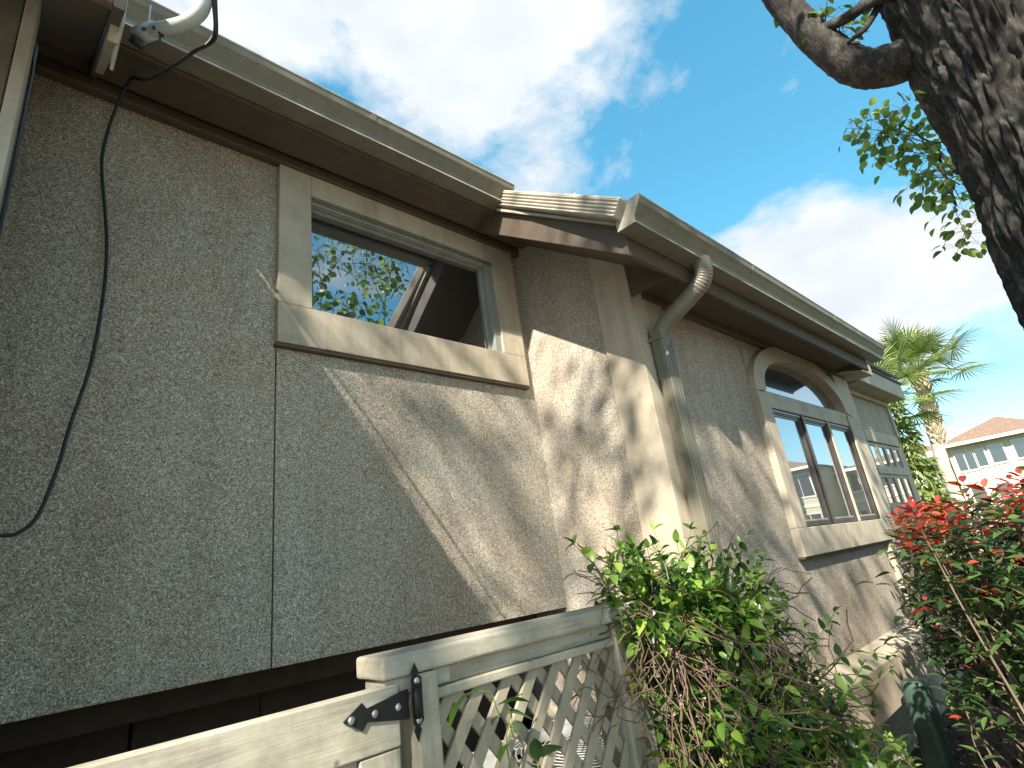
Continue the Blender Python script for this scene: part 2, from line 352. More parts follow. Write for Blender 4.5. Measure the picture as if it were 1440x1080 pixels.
# left bump-out
XL = -.10
hbox('return_wall', 'trim', XL-.1, XL-.012, YB+.03, 1.76, GZ+.05, 1.40)
hbox('corner_board', 'pale', XL, XL+.024, YB-.03, YB+.05, GZ+.05, 1.37)
hbox('return_wall', 'stucco', XL-.1, XL-.012, 1.76, 2.0, GZ, 1.9)
hbox('front_wall', 'gutter', -1.0, XL-.003, YB-.012, YB+.02, GZ, 1.36); hbox('front_wall', 'stucco', -4.0, -1.0, YB+.004, YB+.1, GZ, 1.35)
hbox('side_wall', 'stucco', -4.0, -3.9, YB+.1, 7, GZ, 2.6, bevel=0)
hbox('back_closure', 'stucco', -.2, -.11, 2.0, 7, GZ, 2.6, bevel=0)

# roof: one pitch with an eave notch over the main wall
def slab(name, m, x0, x1, y0, y1, th=.03, dz=0):
    z0, z1 = roofz(y0)+dz, roofz(y1)+dz
    return hp(MB().prism([(x0,y0,z0),(x0,y1,z1),(x0,y1,z1-th),(x0,y0,z0-th)], (x1-x0,0,0)).build(name, M[m]))
slab('roof', 'shingle', -4.3, .03, .97, 7.2); slab('roof', 'shingle', .03, 1.745, 1.69, 7.2); slab('roof', 'shingle', 1.745, 5.02, .97, 7.2)
slab('roof', 'shingle', 5.02, 5.5, 1.09, 7.2, dz=-.02); slab('roof', 'shingle', 5.5, 7.12, 1.20, 7.2, dz=-.035)

def gutter(x0, x1, yf, zb, name='gutter'):          # K-style section swept along X
    ht = .104
    sec = [(0,0),(-.078,0),(-.083,.006),(-.086,.03),(-.108,.062),(-.120,.075),(-.124,.092),(-.127,ht),(-.119,ht+.002),(-.118,ht-.006),(-.112,.076),(-.080,.030),(-.076,.008),(-.004,.008),(-.004,ht),(0,ht)]
    b = MB(); b.prism([(x0, yf+y, zb+z) for y, z in sec], (x1-x0,0,0))
    g = hp(b.build(name, M['gutter'], bevel=.0015))
    lip = MB().box(x0, x1, yf-.0875, yf-.083, zb-.001, zb+.004).build('bottom_lip', M['pale']); lip.parent = g; lip.matrix_parent_inverse = Matrix.Identity(4)
    bead = MB().tube([(x0,yf-.126,zb+ht+.001),(x1,yf-.126,zb+ht+.001)], .004, 8).build('rolled_edge', M['pale']); bead.parent = g
    for x in (x0, x1):
        c = MB().prism([(x-.002, yf+y, zb+z) for y, z in ((.001,-.001),(-.084,-.001),(-.088,.03),(-.127,.09),(-.129,ht+.003),(.001,ht+.003))], (.004,0,0)).build('end_cap', M['pale'] if x == x0 else M['gutter']); c.parent = g
    for x in [x0 + (x1-x0)*k for k in ((.52,) if x1-x0 < 2 else (.3,.66))]:
        sm = MB().prism([(x-.012, yf+y*1.012-.0005, zb+z*1.01-.0015) for y, z in ((0,0),(-.078,0),(-.083,.006),(-.086,.03),(-.108,.062),(-.120,.075),(-.124,.092),(-.1275,ht),(-.12,ht+.003),(0,ht+.003))], (.024,0,0)).build('seam_cover', M['gutter']); sm.parent = g
    return g
G1 = gutter(.085, 1.80, 1.735, 1.834)
G2 = gutter(1.715, 5.15, 1.012, 1.25)
# main eave
hbox('fascia', 'soffit', .09, 1.78, 1.737, 1.757, 1.822, 1.95); hbox('soffit', 'soffit', .05, 2.137, 1.757, 1.925, 1.834, 1.846)
hbox('frieze_board', 'soffit', XL, XR, 1.955, 1.999, 1.808, 1.858, bevel=.006); hbox('soffit_return', 'soffit', XL, 2.137, 1.90, 1.998, 1.866, 1.88, bevel=0)
# bump-out eave
hbox('fascia', 'soffit', 1.778, 5.0, 1.014, 1.034, 1.165, 1.33); hbox('soffit', 'soffit', XR+.005, 4.98, 1.036, YB-.002, 1.245, 1.257)
hbox('frieze_board', 'soffit', XR+.1, 5.25, YB-.035, YB-.001, 1.205, 1.244, bevel=.005)
hp(MB().prism([(4.985,1.036,1.18),(4.985,1.25,1.235),(4.985,1.25,1.3),(4.985,1.036,1.3)], (.018,0,0)).build('soffit_end', M['soffit']))
hp(MB().prism([(XR-.002,1.036,1.19),(XR-.002,YB-.022,1.19),(XR-.002,YB-.022,1.46),(XR-.002,1.036,1.29)], (.006,0,0)).build('soffit_end', M['soffit']))
# stepped far eaves
hbox('fascia', 'trim', 5.0, 5.5, 1.10, 1.12, 1.225, 1.345); hbox('soffit', 'trim', 4.99, 5.5, 1.12, YF+.05, 1.232, 1.24)
hbox('fascia', 'trim', 5.5, 7.12, 1.215, 1.235, 1.235, 1.42); hbox('soffit', 'trim', 5.5, 7.11, 1.235, YF+.05, 1.238, 1.25)
hbox('drip_edge', 'crawl', 5.5, 7.13, 1.205, 1.217, 1.40, 1.43, bevel=0); hbox('drip_edge', 'crawl', 5.0, 5.5, 1.09, 1.102, 1.335, 1.36, bevel=0)
hbox('frieze_board', 'trim', 5.42, 7.06, YF-.03, YF, 1.19, 1.237)
hbox('soffit_end', 'crawl', 4.986, 4.992, 1.125, 1.3, 1.222, 1.23, bevel=0); hbox('soffit_end', 'crawl', 5.497, 5.503, 1.235, 1.38, 1.226, 1.234, bevel=0)
# rakes
def rake(xf, sgn, y1, name='rake_board'):
    zz = lambda y: 1.155 + .735*(y-1.01)
    b = MB().prism([(xf,1.012,zz(1.012)),(xf,y1,zz(y1)),(xf,y1,zz(y1)+.155),(xf,1.012,zz(1.012)+.155)], (.02*sgn,0,0))
    return hp(b.build(name, M['soffit'], bevel=.002))
rake(1.76, 1, 1.90)
slab('rake_soffit', 'soffit', 1.782, XR+.004, 1.036, 1.99, th=.015, dz=-.195)
rake(.06, -1, 1.95)
slab('rake_soffit', 'soffit', -4.0, .038, 1.036, 1.99, th=.015, dz=-.195)
hbox('eave_fascia', 'soffit', -4.3, .04, 1.014, 1.034, 1.165, 1.33)
rk = MB(); rk.bar((.055,1.16,1.245),(.055,1.62,1.583), .02, .035); hp(rk.build('rake_trim', M['trim']))
rk = MB(); rk.bar((1.748,1.03,1.31),(1.748,1.70,1.815), .022, .012); hp(rk.build('drip_edge', M['pale']))

# corrugated downspout lying on the roof edge, from the upper gutter to the lower one
def corrug(p, q, w, h, up, n=7, name='roof_downspout'):
    p = Vector(p); q = Vector(q); d = (q-p).normalized(); a = d.cross(Vector(up)).normalized(); u = a.cross(d).normalized()
    prof = []
    def side(c0, c1, nrm, k):
        for i in range(k*4):
            t = i/(k*4); amp = .0035*(1 if (i % 4) in (1,2) else -1)
            prof.append(c0*(1-t) + c1*t + nrm*amp)
    A,B,C,D = (-w/2,-h/2),(w/2,-h/2),(w/2,h/2),(-w/2,h/2)
    V2 = lambda t: a*t[0] + u*t[1]
    side(V2(A),V2(B),-u,n); side(V2(B),V2(C),a,n-1); side(V2(C),V2(D),u,n); side(V2(D),V2(A),-a,n-1)
    return MB().prism([p+v for v in prof], q-p)
hp(corrug((1.765,1.66,1.862),(1.70,.965,1.322), .06, .078, (0,-.6,.8), 6).build('roof_downspout', M['pale']))
hp(MB().tube([(1.775,1.66,1.86),(1.775,1.69,1.88),(1.775,1.71,1.91)], .032, 10).build('downspout_elbow', M['pale'], smooth=True))

# wall downspout with a ribbed offset
ds = hp(MB().box(2.205, 2.292, YB-.095, YB-.03, -.9, 1.02).build('downspout', M['gutter'], bevel=.006))
st_ = MB().box(2.196, 2.301, YB-.0985, YB-.018, .955, .975).build('strap', M['gutter'], bevel=.002); st_.parent = ds
rb = MB()
for k in range(3): rb.box(2.218+.026*k, 2.225+.026*k, YB-.0985, YB-.094, -.9, .95)
for k in range(2): rb.box(2.2015, 2.206, YB-.080+.022*k, YB-.072+.022*k, -.9, .95)
rb = rb.build('pressed_rib', M['gutter'], bevel=.001); rb.parent = ds
path = catmull([(2.265,.945,1.262),(2.265,.945,1.215),(2.263,.958,1.17),(2.26,.995,1.135),(2.255,1.08,1.09),(2.25,1.17,1.045),(2.249,1.208,1.015),(2.2485,1.2275,.97),(2.2485,1.2275,.92)], 16)
n = len(path); rad = []
for i in range(n):
    u = i/(n-1); r = .041
    if .12 < u < .40 or .66 < u < .9: r += .0012*(1 if (i//2) % 2 else -1)
    rad.append(r)
el = hp(MB().tube(path, rad, 20).build('downspout_elbow', M['gutter'], smooth=True))
lf = MB().add([(2.196,YB-.10,.86),(2.208,YB-.11,.872),(2.20,YB-.107,.885),(2.19,YB-.11,.882),(2.192,YB-.10,.87)], [(0,1,2),(0,2,3),(0,3,4)]).build('paint_chip', M['condotrim']); hp(lf)

# small window in the main wall
ty = YM-.035
hbox('window_trim', 'trim', .712, 2.072, ty, YM+.02, .958, WZ0-.002); hbox('window_trim', 'trim', .712, WX0-.002, ty, YM+.02, WZ0-.002, 1.806)
hbox('window_trim', 'trim', WX1+.04, 2.072, ty, YM+.02, WZ0-.002, 1.806); hbox('window_trim', 'trim', WX0-.002, WX1+.04, ty, YM+.02, WZ1+.03, 1.806)
hbox('window_sill_edge', 'soffit', .708, 2.076, ty+.006, YM+.01, .944, .958)
w = MB(); yi = YM+.03
for a in ((WX0,WX1-.003,ty+.012,YM+.07,WZ0,WZ0+.004),(WX0,WX1-.003,ty+.012,YM+.07,WZ1-.004,WZ1+.03),(WX1-.003,WX1+.04,ty+.012,YM+.07,WZ0,WZ1+.03)): w.box(*a)
wi = hp(w.build('window', M['lightframe'], bevel=.002, label='low wide window with pale vinyl frame'))
w = MB(); f = .022
for a in ((WX0+.002,WX1-.004,yi-.02,yi,WZ0+.005,WZ0+.005+f*.5),(WX0+.002,WX1-.004,yi-.02,yi,WZ1-.005-f*.5,WZ1-.005),(WX0+.002,WX0+.014,yi-.02,yi,WZ0+.005+f*.5,WZ1-.005-f*.5),(WX1-.004-f*1.0,WX1-.004,yi-.02,yi,WZ0+.005+f*.5,WZ1-.005-f*.5)): w.box(*a)
fr = w.build('sash', M['lightframe'], bevel=.002); fr.parent = wi
pn = MB().box(WX0+.01, WX1-.01, yi-.008, yi-.002, WZ0+.01, WZ1-.01).build('pane', M['glass']); pn.parent = wi
for k in range(2):
    gr = MB().box(WX0, WX1+.04, ty+.008, ty+.011, WZ1+.006+.012*k, WZ1+.010+.012*k).build('bead', M['soffit']); gr.parent = wi

# arched window
def arc(x0, x1, z0, zt, n=28):
    cx = (x0+x1)/2; r = (x1-x0)/2
    return [(cx - r*math.cos(math.pi*i/n), z0 + (zt-z0)*math.sin(math.pi*i/n)**.9) for i in range(n+1)]
ay = YB-.04
inner = arc(AX0, AX1, ATR1, ATOP)
outer = arc(AX0-.15, AX1+.13, ATR1-.02, ATOP+.105)
b = MB()                                            # arched trim ring
vs = []; fs = []
for (xi, zi), (xo, zo) in zip(inner, outer):
    zo = min(zo, 1.235)
    vs += [(xi,ay,zi),(xo,ay,zo),(xi,YB+.09,zi),(xo,YB+.02,zo)]
for i in range(len(inner)-1):
    a = 4*i; c = a+4
    fs += [(a,a+1,c+1,c),(a+1,a+3,c+3,c+1),(a+3,a+2,c+2,c+3),(a+2,a,c,c+2)]
fs += [(0,2,3,1),(4*(len(inner)-1), 4*(len(inner)-1)+1, 4*(len(inner)-1)+3, 4*(len(inner)-1)+2)]
b.add(vs, fs); hp(b.build('arch_trim', M['trim']))
hbox('window_trim', 'trim', AX0-.15, AX0, ay, YB+.09, AZ0, ATR1-.02); hbox('window_trim', 'trim', AX1, AX1+.07, ay, YB+.09, AZ0, ATR1-.02)
hbox('window_trim', 'trim', AX0-.15, AX1+.07, ay-.004, YB+.09, AZ0-.155, AZ0-.001)
hbox('window_sill_edge', 'soffit', AX0-.155, AX1+.07, ay+.004, YB+.05, AZ0-.167, AZ0-.155)
hbox('transom_bar', 'trim', AX0, AX1, ay+.012, YB+.09, ATR0, ATR1)
gy = YB+.03
cy_ = YB-.008
aw = hp(MB().prism([(x, gy, z) for x, z in inner], (0,.008,0)).build('arch_window', M['glass'], label='half-round fixed pane above the three casements'))
cw = (AX1-AX0)/3
for k in range(3):
    x0 = AX0 + k*cw; x1 = x0+cw
    w = MB(); e = .004; fy = cy_-.014
    for a in ((x0+e,x0+.03,fy,cy_+.02,AZ0+e,ATR0-e),(x1-.045,x1-e,fy,cy_+.02,AZ0+e,ATR0-e),(x0+.03,x1-.045,fy+.002,cy_+.02,AZ0+e,AZ0+.03),(x0+.03,x1-.045,fy+.002,cy_+.02,ATR0-.035,ATR0-e)): w.box(*a)
    c = hp(w.build('casement_window', M['darkframe'], bevel=.002))
    p = MB().box(x0+.03, x1-.045, cy_+.001, cy_+.008, AZ0+.03, ATR0-.035).build('pane', M['glass']); p.parent = c
    for a in ((x0+.031,x1-.046,cy_-.006,cy_,AZ0+.031,AZ0+.042),(x0+.031,x1-.046,cy_-.006,cy_,ATR0-.046,ATR0-.036)):
        s_ = MB().box(*a).build('sash_rail', M['lightframe'], bevel=.001); s_.parent = c
    rl = MB().box(x0+.02, x1-.02, fy-.004, fy+.001, ATR0-.022, ATR0-.012).build('head_track', M['lightframe']); rl.parent = c
for k in (1, 2): hbox('mullion', 'darkframe' if k == 1 else 'trim', AX0+k*cw-.02, AX0+k*cw+.004, cy_-.028, cy_-.0155, AZ0+.002, ATR0-.002)
# spandrels either side of the arch
mid = len(outer)//2
oc = [(x, min(z, 1.235)) for x, z in outer]
hp(MB().prism([(3.306,YB,oc[0][1]-.02)] + [(x+.01,YB,z-.01) for x, z in oc[:mid+1]] + [(oc[mid][0]+.01,YB,1.3),(3.306,YB,1.3)], (0,.03,0)).build('spandrel', M['stucco']))
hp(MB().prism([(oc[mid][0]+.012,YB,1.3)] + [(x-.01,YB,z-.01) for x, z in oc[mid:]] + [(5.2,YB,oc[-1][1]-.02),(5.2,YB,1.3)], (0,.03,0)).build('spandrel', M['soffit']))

# ------------------------------------------------------------------ antenna mast and cable
Ma = thing('antenna_mast', 'grey bent antenna mast bolted to the rake board under the eave', 'mast', tuple(onY(205,50,1.16)))
pp = [onY(196,52,1.20), onY(212,44,1.17), onY(235,39,1.12), onY(258,33,1.08), onY(277,22,1.05), onY(287,5,1.03), onY(291,-30,1.01), onY(293,-120,.98)]
tb = keep(MB().tube(catmull(pp, 8), .0155, 20).build('tube', M['mast'], smooth=True), Ma)
c0 = onY(212,45,1.17)
fb = keep(MB().tube([onY(193,51,1.205), onY(219,41,1.16)], .0195, 16).build('foot_bracket', M['mast'], smooth=True), Ma)
keep(MB().box(.0605, .068, 1.13, 1.27, 1.245, 1.335).build('mount_plate', M['mast'], bevel=.003), Ma)
keep(MB().tube([onY(196,54,1.195), onY(190,64,1.21)], .016, 14).build('open_end', M['cable'], smooth=True), Ma)
for q in ((203,40),(218,38),(229,49),(201,61)):
    bo = keep(MB().tube([onY(q[0],q[1],1.15), onY(q[0]-1.5,q[1]+1.2,1.135)], .0045, 8).build('bolt', M['cable']), Ma)
keep(MB().tube(catmull([onY(222,40,1.14), onY(225,52,1.13), onY(226,70,1.13)], 4), .0022, 6).build('cable_tie', M['cable']), Ma)
keep(MB().tube(catmull([onY(209,40,1.16), onY(210,24,1.17), onY(212,8,1.18)], 4), .0022, 6).build('cable_tie', M['mast']), Ma)

cb = catmull([onY(297,-60,.97), onY(301,-20,1.0), onY(303,20,1.03), onY(303,48,1.06), onY(296,60,1.1), onY(275,71,1.2), onY(245,92,1.45), onY(215,109,1.68), onY(200,112,1.80), onY(185,112,1.86), onY(166,145,1.93), onY(150,190,1.955), onY(143,232,1.965), onY(148,300,1.97), onY(150,345,1.97), onY(146,410,1.965), onY(128,510,1.95), onY(98,600,1.94), onY(82,655,1.92), onY(55,722,1.90), onY(30,747,1.88), onY(5,753,1.86), onY(-40,748,1.85)], 8)
tag(MB().tube(cb, .0052, 8).build('hanging_cable', M['cable'], smooth=True), 'thin black cable drooping from the mast down the stucco wall', 'cable')
cb2 = catmull([onY(293,-60,.975), onY(299,0,1.02), onY(302,35,1.045), onY(299,52,1.075), onY(290,63,1.12)], 8)
tag(MB().tube(cb2, .003, 8).build('antenna_wire', M['mast'], smooth=True), 'pale coaxial wire beside the bend of the grey mast', 'wire')

# ------------------------------------------------------------------ gate, fence, hinge
YG = .90
F = thing('lattice_fence', 'cream painted lattice fence panel with flat cap rail beside the gate', 'fence', (.58,.93,GZ))
def fk(o): return keep(o, F)
fk(MB().box(.497, 1.30, YG-.008, YG+.085, -.137, -.101).build('cap_rail', M['wood_x'], bevel=.006, seg=3))
fk(MB().box(.505, .64, YG+.002, YG+.07, -.165, -.1375).build('cap_block', M['wood_x'], bevel=.005))
fk(MB().box(.556, .602, YG-.012, YG+.078, GZ, -.1385).build('gate_post', M['wood_z'], bevel=.004))
fk(MB().box(1.112, 1.202, YG, YG+.09, GZ, -.1385).build('end_post', M['wood_z'], bevel=.005))
fk(MB().box(.604, 1.11, YG+.012, YG+.034, -.168, -.1385).build('top_rail', M['wood_x'], bevel=.002))
fk(MB().box(.604, 1.11, YG+.002, YG+.05, -.186, -.169).build('top_rail_ledge', M['wood_x'], bevel=.003))
fk(MB().box(.604, 1.11, YG+.002, YG+.05, -1.2, -1.12).build('bottom_rail', M['wood_x'], bevel=.003))
def lattice(parent, x0, x1, z0, z1, y, pitch=.07, w=.0245, name='lattice_slat'):
    for layer, sg in ((0, 1), (1, -1)):
        yy = y + layer*.009; h = (z1-z0); sl = .78   # dx per dz
        n0 = int(-(h*sl)/pitch) - 2; n1 = int(((x1-x0)+h*sl)/pitch) + 2
        hw = w/2*math.sqrt(1+sl*sl)
        for k in range(n0, n1):
            xb = x0 + k*pitch + .02; 
            # centre line x = xb + sg*sl*(z - z0) (shifted for the back layer)
            if sg < 0: xb = x1 - k*pitch - .01
            poly = [(xb-hw, z0), (xb+hw, z0), (xb+hw+sg*sl*h, z1), (xb-hw+sg*sl*h, z1)]
            def clip(pl, ax, val, keepless):
                outp = []
                for i in range(len(pl)):
                    a, b2 = pl[i], pl[(i+1) % len(pl)]
                    ia = (a[ax] <= val) if keepless else (a[ax] >= val); ib = (b2[ax] <= val) if keepless else (b2[ax] >= val)
                    if ia: outp.append(a)
                    if ia != ib:
                        t = (val-a[ax])/(b2[ax]-a[ax]); outp.append((a[0]+(b2[0]-a[0])*t, a[1]+(b2[1]-a[1])*t))
                return outp
            poly = clip(poly, 0, x0, False)
            if len(poly) > 2: poly = clip(poly, 0, x1, True)
            if len(poly) < 3: continue
            area = abs(sum(poly[i][0]*poly[(i+1) % len(poly)][1] - poly[(i+1) % len(poly)][0]*poly[i][1] for i in range(len(poly))))/2
            if area < .0008: continue
            jig = random.uniform(-.0008,.0008)
            keep(MB().prism([(px, yy+jig, pz) for px, pz in poly], (0,.0075,0)).build(name, M['lattice'], bevel=.0012, seg=1), parent)
random.seed(4)
lattice(F, .604, 1.11, -1.11, -.187, YG+.014)

G = thing('gate', 'pale tan painted gate with lattice infill and black strap hinge', 'gate', (.2,.92,GZ))
def gk(o): return keep(o, G)
gk(MB().box(-1.0, .528, YG-.004, YG+.022, -.235, -.145).build('top_rail', M['wood_x'], bevel=.003))
gk(MB().box(-1.0, .455, YG+.004, YG+.03, -.254, -.236).build('rail_ledge', M['wood_x'], bevel=.002))
gk(MB().box(.456, .528, YG-.002, YG+.03, GZ+.06, -.2365).build('stile', M['wood_z'], bevel=.003))
gk(MB().box(.418, .4545, YG+.008, YG+.028, GZ+.06, -.2555).build('inner_stile', M['wood_z'], bevel=.002))
lattice(G, -1.0, .416, -1.15, -.256, YG+.014)
yh = YG-.0045
def plate(pts, y, t): return MB().prism([(x, y, z) for x, z in pts], (0, -t, 0))
hs = gk(plate([(.543,-.156),(.533,-.157),(.468,-.168),(.460,-.158),(.428,-.1775),(.460,-.197),(.468,-.187),(.533,-.199),(.543,-.20)], yh, .004).build('hinge', M['iron'], bevel=.001, label='black iron strap hinge with spear tips'))
for x, z in ((.440,-.1775),(.480,-.1777),(.522,-.178)):
    bo = MB().tube([(x,yh-.0035,z),(x,yh-.0065,z),(x,yh-.0085,z)], [.0058,.0058,.003], 10).build('bolt', M['steel']); bo.parent = hs
vp = plate([(.554,-.118),(.546,-.134),(.5495,-.137),(.546,-.142),(.546,-.207),(.5495,-.214),(.546,-.217),(.5535,-.236),(.561,-.217),(.5575,-.214),(.566,-.207),(.566,-.142),(.5575,-.137),(.561,-.134)], YG-.0125, .003).build('post_plate', M['iron'], bevel=.001); vp.parent = hs
for x, z in ((.555,-.146),(.555,-.204)):
    bo = MB().tube([(x,YG-.0152,z),(x,YG-.018,z),(x,YG-.020,z)], [.0055,.0055,.003], 10).build('bolt', M['steel']); bo.parent = hs
bl = MB()
bl.tube([(.553,YG-.018,-.199),(.553,YG-.018,-.158)], .0075, 14); bl.tube([(.553,YG-.018,-.201),(.553,YG-.018,-.156)], .005, 12)
bl = bl.build('barrel', M['iron'], smooth=True); bl.parent = hs

# ------------------------------------------------------------------ condensers behind the fence
def condenser(x, y, s, top, label):
    C = thing('air_conditioner', label, 'air conditioner', (x,y,GZ), 'condensers behind the fence')
    h = s/2
    for sx in (-1,1):
        for sy in (-1,1): keep(MB().box(x+sx*h-.02, x+sx*h+.02, y+sy*h-.02, y+sy*h+.02, GZ, top-.041).build('corner_post', M['condenser'], bevel=.004), C)
    keep(MB().box(x-h+.01, x+h-.01, y-h+.01, y+h-.01, GZ, top-.06).build('coil', M['blackwire']), C)
    b = MB(); r = h*.88; n = 28; vs = []; fs = []
    for i in range(n):                              # square top with a round fan hole
        an = 2*math.pi*i/n; c, s2 = math.cos(an), math.sin(an); k = (h+.015)/max(abs(c),abs(s2))
        vs += [(x+c*r,y+s2*r,top),(x+c*k,y+s2*k,top),(x+c*k,y+s2*k,top-.04),(x+c*r,y+s2*r,top-.04)]
    for i in range(n):
        a = 4*i; c2 = 4*((i+1) % n); fs += [(a,a+1,c2+1,c2),(a+1,a+2,c2+2,c2+1),(a+2,a+3,c2+3,c2+2),(a+3,a,c2,c2+3)]
    keep(b.add(vs, fs).build('top_panel', M['condenser']), C)
    b = MB()
    for j in range(1, 15):
        rr = r*j/14.5; b.tube([(x+math.cos(2*math.pi*i/36)*rr, y+math.sin(2*math.pi*i/36)*rr, top+.012-.02*(rr/r)**2) for i in range(37)], .0028, 5, cap=False)
    for i in range(6):
        an = math.pi*i/6; b.tube([(x-math.cos(an)*r, y-math.sin(an)*r, top-.01),(x,y,top+.01),(x+math.cos(an)*r, y+math.sin(an)*r, top-.01)], .003, 5)
    keep(b.build('fan_grille', M['condenser']), C)
    b = MB()
    for i in range(4):
        an = math.pi/2*i; b.bar((x+math.cos(an)*.05,y+math.sin(an)*.05,top-.09),(x+math.cos(an+.4)*r*.85,y+math.sin(an+.4)*r*.85,top-.07), .16, .004)
    keep(b.build('fan_blade', M['iron']), C)
condenser(.86, 1.52, .62, -.62, 'grey air conditioner behind the lattice, close to the gate post')
condenser(1.62, 1.50, .66, -.58, 'grey air conditioner behind the lattice, close to the lit return wall')

# ------------------------------------------------------------------ foliage tools
def leaf_mesh(name, m, l, w, fold=.25, curl=.25, tip=.0, n=5):
    v = []; f = []
    for i in range(n+1):
        t = i/n; ww = w/2*(math.sin(math.pi*min(1, t**.8*.98+.02)))**.85*(1-.25*t*tip)
        if i == n: ww = 0
        y = l*t; z = -curl*l*t*t
        v += [(-ww, y, z+fold*ww), (0, y, z), (ww, y, z+fold*ww)]
    for i in range(n):
        a = 3*i
        if i == n-1: f += [(a, a+1, a+4), (a+1, a+2, a+4)]
        else: f += [(a,a+1,a+4,a+3),(a+1,a+2,a+5,a+4)]
    me = bpy.data.meshes.new(name); me.from_pydata(v, [], f); me.materials.append(m); me.shade_smooth(); return me
def rot_to(d, roll=0, up=Vector((0,0,1))):
    d = d.normalized(); x = d.cross(up)
    x = x.normalized() if x.length > 1e-3 else Vector((1,0,0)); z = x.cross(d)
    m3 = Matrix((x, d, z)).transposed()
    return (Matrix.Rotation(roll, 3, d) @ m3)
def in_view(p, mg=10):
    q = proj(p); return q[2] > .1 and -mg < q[0] < 1440+mg and -mg < q[1] < 1080+mg
def plant_leaves(parent, leaves, singles, score, partname='leaf', restname='foliage'):
    """leaves: list of (pos, dir, roll, scale, mesh). The `singles` largest become objects, the rest one mesh."""
    base = Vector(parent.location)
    idx = sorted(range(len(leaves)), key=lambda i: -score(leaves[i]))
    solo = set(idx[:singles])
    acc = {}
    for i, (p, d, roll, s, me) in enumerate(leaves):
        r = rot_to(d, roll)
        if i in solo:
            if score(leaves[i]) <= 0: solo.discard(i)
        if i in solo:
            o = bpy.data.objects.new(partname, me); COL.objects.link(o); o.parent = parent
            o.matrix_local = Matrix.LocRotScale(Vector(p) - base, r.to_quaternion(), (s,s,s))
        else:
            a = acc.setdefault(me.materials[0].name, [MB(), me.materials[0]])[0]
            a.add([r @ (v.co*s) + Vector(p) for v in me.vertices], [tuple(q.vertices) for q in me.polygons])
    for b, m in acc.values():
        o = b.build(restname, m, None, smooth=True, kind='stuff', fix=False); keep(o, parent)
def vscore(lf):
    if not in_view(lf[0]): return 0
    return lf[3]*max(v.co.y for v in lf[4].vertices)/proj(lf[0])[2]

# ------------------------------------------------------------------ pear tree by the camera
random.seed(11)
TX, TY = 3.62, -.315
T = thing('pear_tree', 'large rough barked pear tree trunk with a limb reaching over the roof', 'tree', (TX,TY,GZ))
TK = TX/2.32
def trunkmesh():
    nz, na = 400, 230; vs = []; fs = []
    for i in range(nz+1):
        t = i/nz; z = GZ + t*6.4; zz = z/TK
        cx = TX + .02*math.sin(zz*1.3); cy = TY + .02*math.sin(zz*1.7+1) - .03*(zz-.6)
        R = (.235 + .10*max(0, (-.4-zz))**1.5 + .045*math.exp(-((zz-1.75)/.45)**2) - .012*max(0, zz))*TK
        for k in range(na):
            an = 2*math.pi*k/na; ca, sa = math.cos(an), math.sin(an)
            wv = mnoise.noise(Vector((ca*1.6, sa*1.6, z*1.4)))*.8
            u = Vector((ca*9 + wv, sa*9 - wv, z*1.5))
            g = 1-abs(mnoise.noise(u))*2.6; g = max(0, g)
            u2 = Vector((ca*15 + wv*2, sa*15, z*4.5)); g2 = max(0, 1-abs(mnoise.noise(u2))*2.6)
            crk = mnoise.noise(Vector((ca*30, sa*30, z*26)))
            d = -.055*g**1.2 - .026*g2**1.3 + .006*crk + .02*mnoise.noise(Vector((ca*2, sa*2, z*1.5)))
            vs.append((cx+ca*(R+d), cy+sa*(R+d), z))
    for i in range(nz):
        for k in range(na): fs.append((i*na+k, i*na+(k+1) % na, (i+1)*na+(k+1) % na, (i+1)*na+k))
    b = MB(); b.v = vs; b.f = fs; return b
keep(trunkmesh().build('trunk', M['bark'], smooth=True, fix=False), T)
def limb(name, pts, r0, r1, n=26, rough=.06, sub=14):
    P = catmull(pts, sub); m = len(P); b = MB()
    b.tube(P, [r0+(r1-r0)*(i/(m-1))**.7 for i in range(m)], n)
    for i, v in enumerate(b.v):
        v = Vector(v); k = min(m-1, i//n); c = P[k]; dv = v-c
        b.v[i] = tuple(c + dv*(1 + rough*mnoise.noise(v*16) + rough*.8*mnoise.noise(v*45)))
    return keep(b.build(name, M['bark'], smooth=True), T)
def tq(x, y, k=1.0): return onX(x, y, TX*k)
limb('limb', [tq(1345,40,1.0), tq(1295,72,.99), tq(1250,92,.975), tq(1205,94,.96), tq(1152,58,.94), tq(1105,8,.92), tq(1075,-30,.9), tq(1030,-90,.88), tq(960,-200,.85)], .15, .062, 36)
limb('limb', [tq(1275,-15,.95), tq(1225,3,.93), tq(1185,28,.925), tq(1152,42,.93), tq(1140,34,.935)], .036, .028, 14)
limb('limb', [tq(1236,8,.95), tq(1218,38,.935), tq(1202,52,.93), tq(1192,60,.93)], .024, .010, 12)
limb('limb', [(3.6,-.5,4.4),(3.5,-1.0,5.2),(3.2,-1.6,6.2),(3.0,-2.2,7.2)], .26, .05, 18)
limb('limb', [(3.6,-.4,4.4),(3.9,.0,5.6),(4.3,.3,6.6),(4.6,.4,7.6)], .24, .05, 18)
def mir(x, y, yy):                                  # a point seen at this pixel in the low window's glass
    p = onY(x, y, yy); return Vector((p.x, 2*(YM+.023)-p.y, p.z))
limb('limb', [(3.6,-.55,2.2),(3.3,-.95,2.35),mir(580,525,5.35),mir(520,505,5.35),mir(440,500,5.3),mir(400,440,5.3)], .08, .02, 16)
P_SM = leaf_mesh('pear_leaf', M['pear'], .078, .064, .2, .15, n=5)
P_MD = leaf_mesh('pear_leaf', M['pear'], .085, .058, .35, .3, n=5)
pl = []; tw = MB()
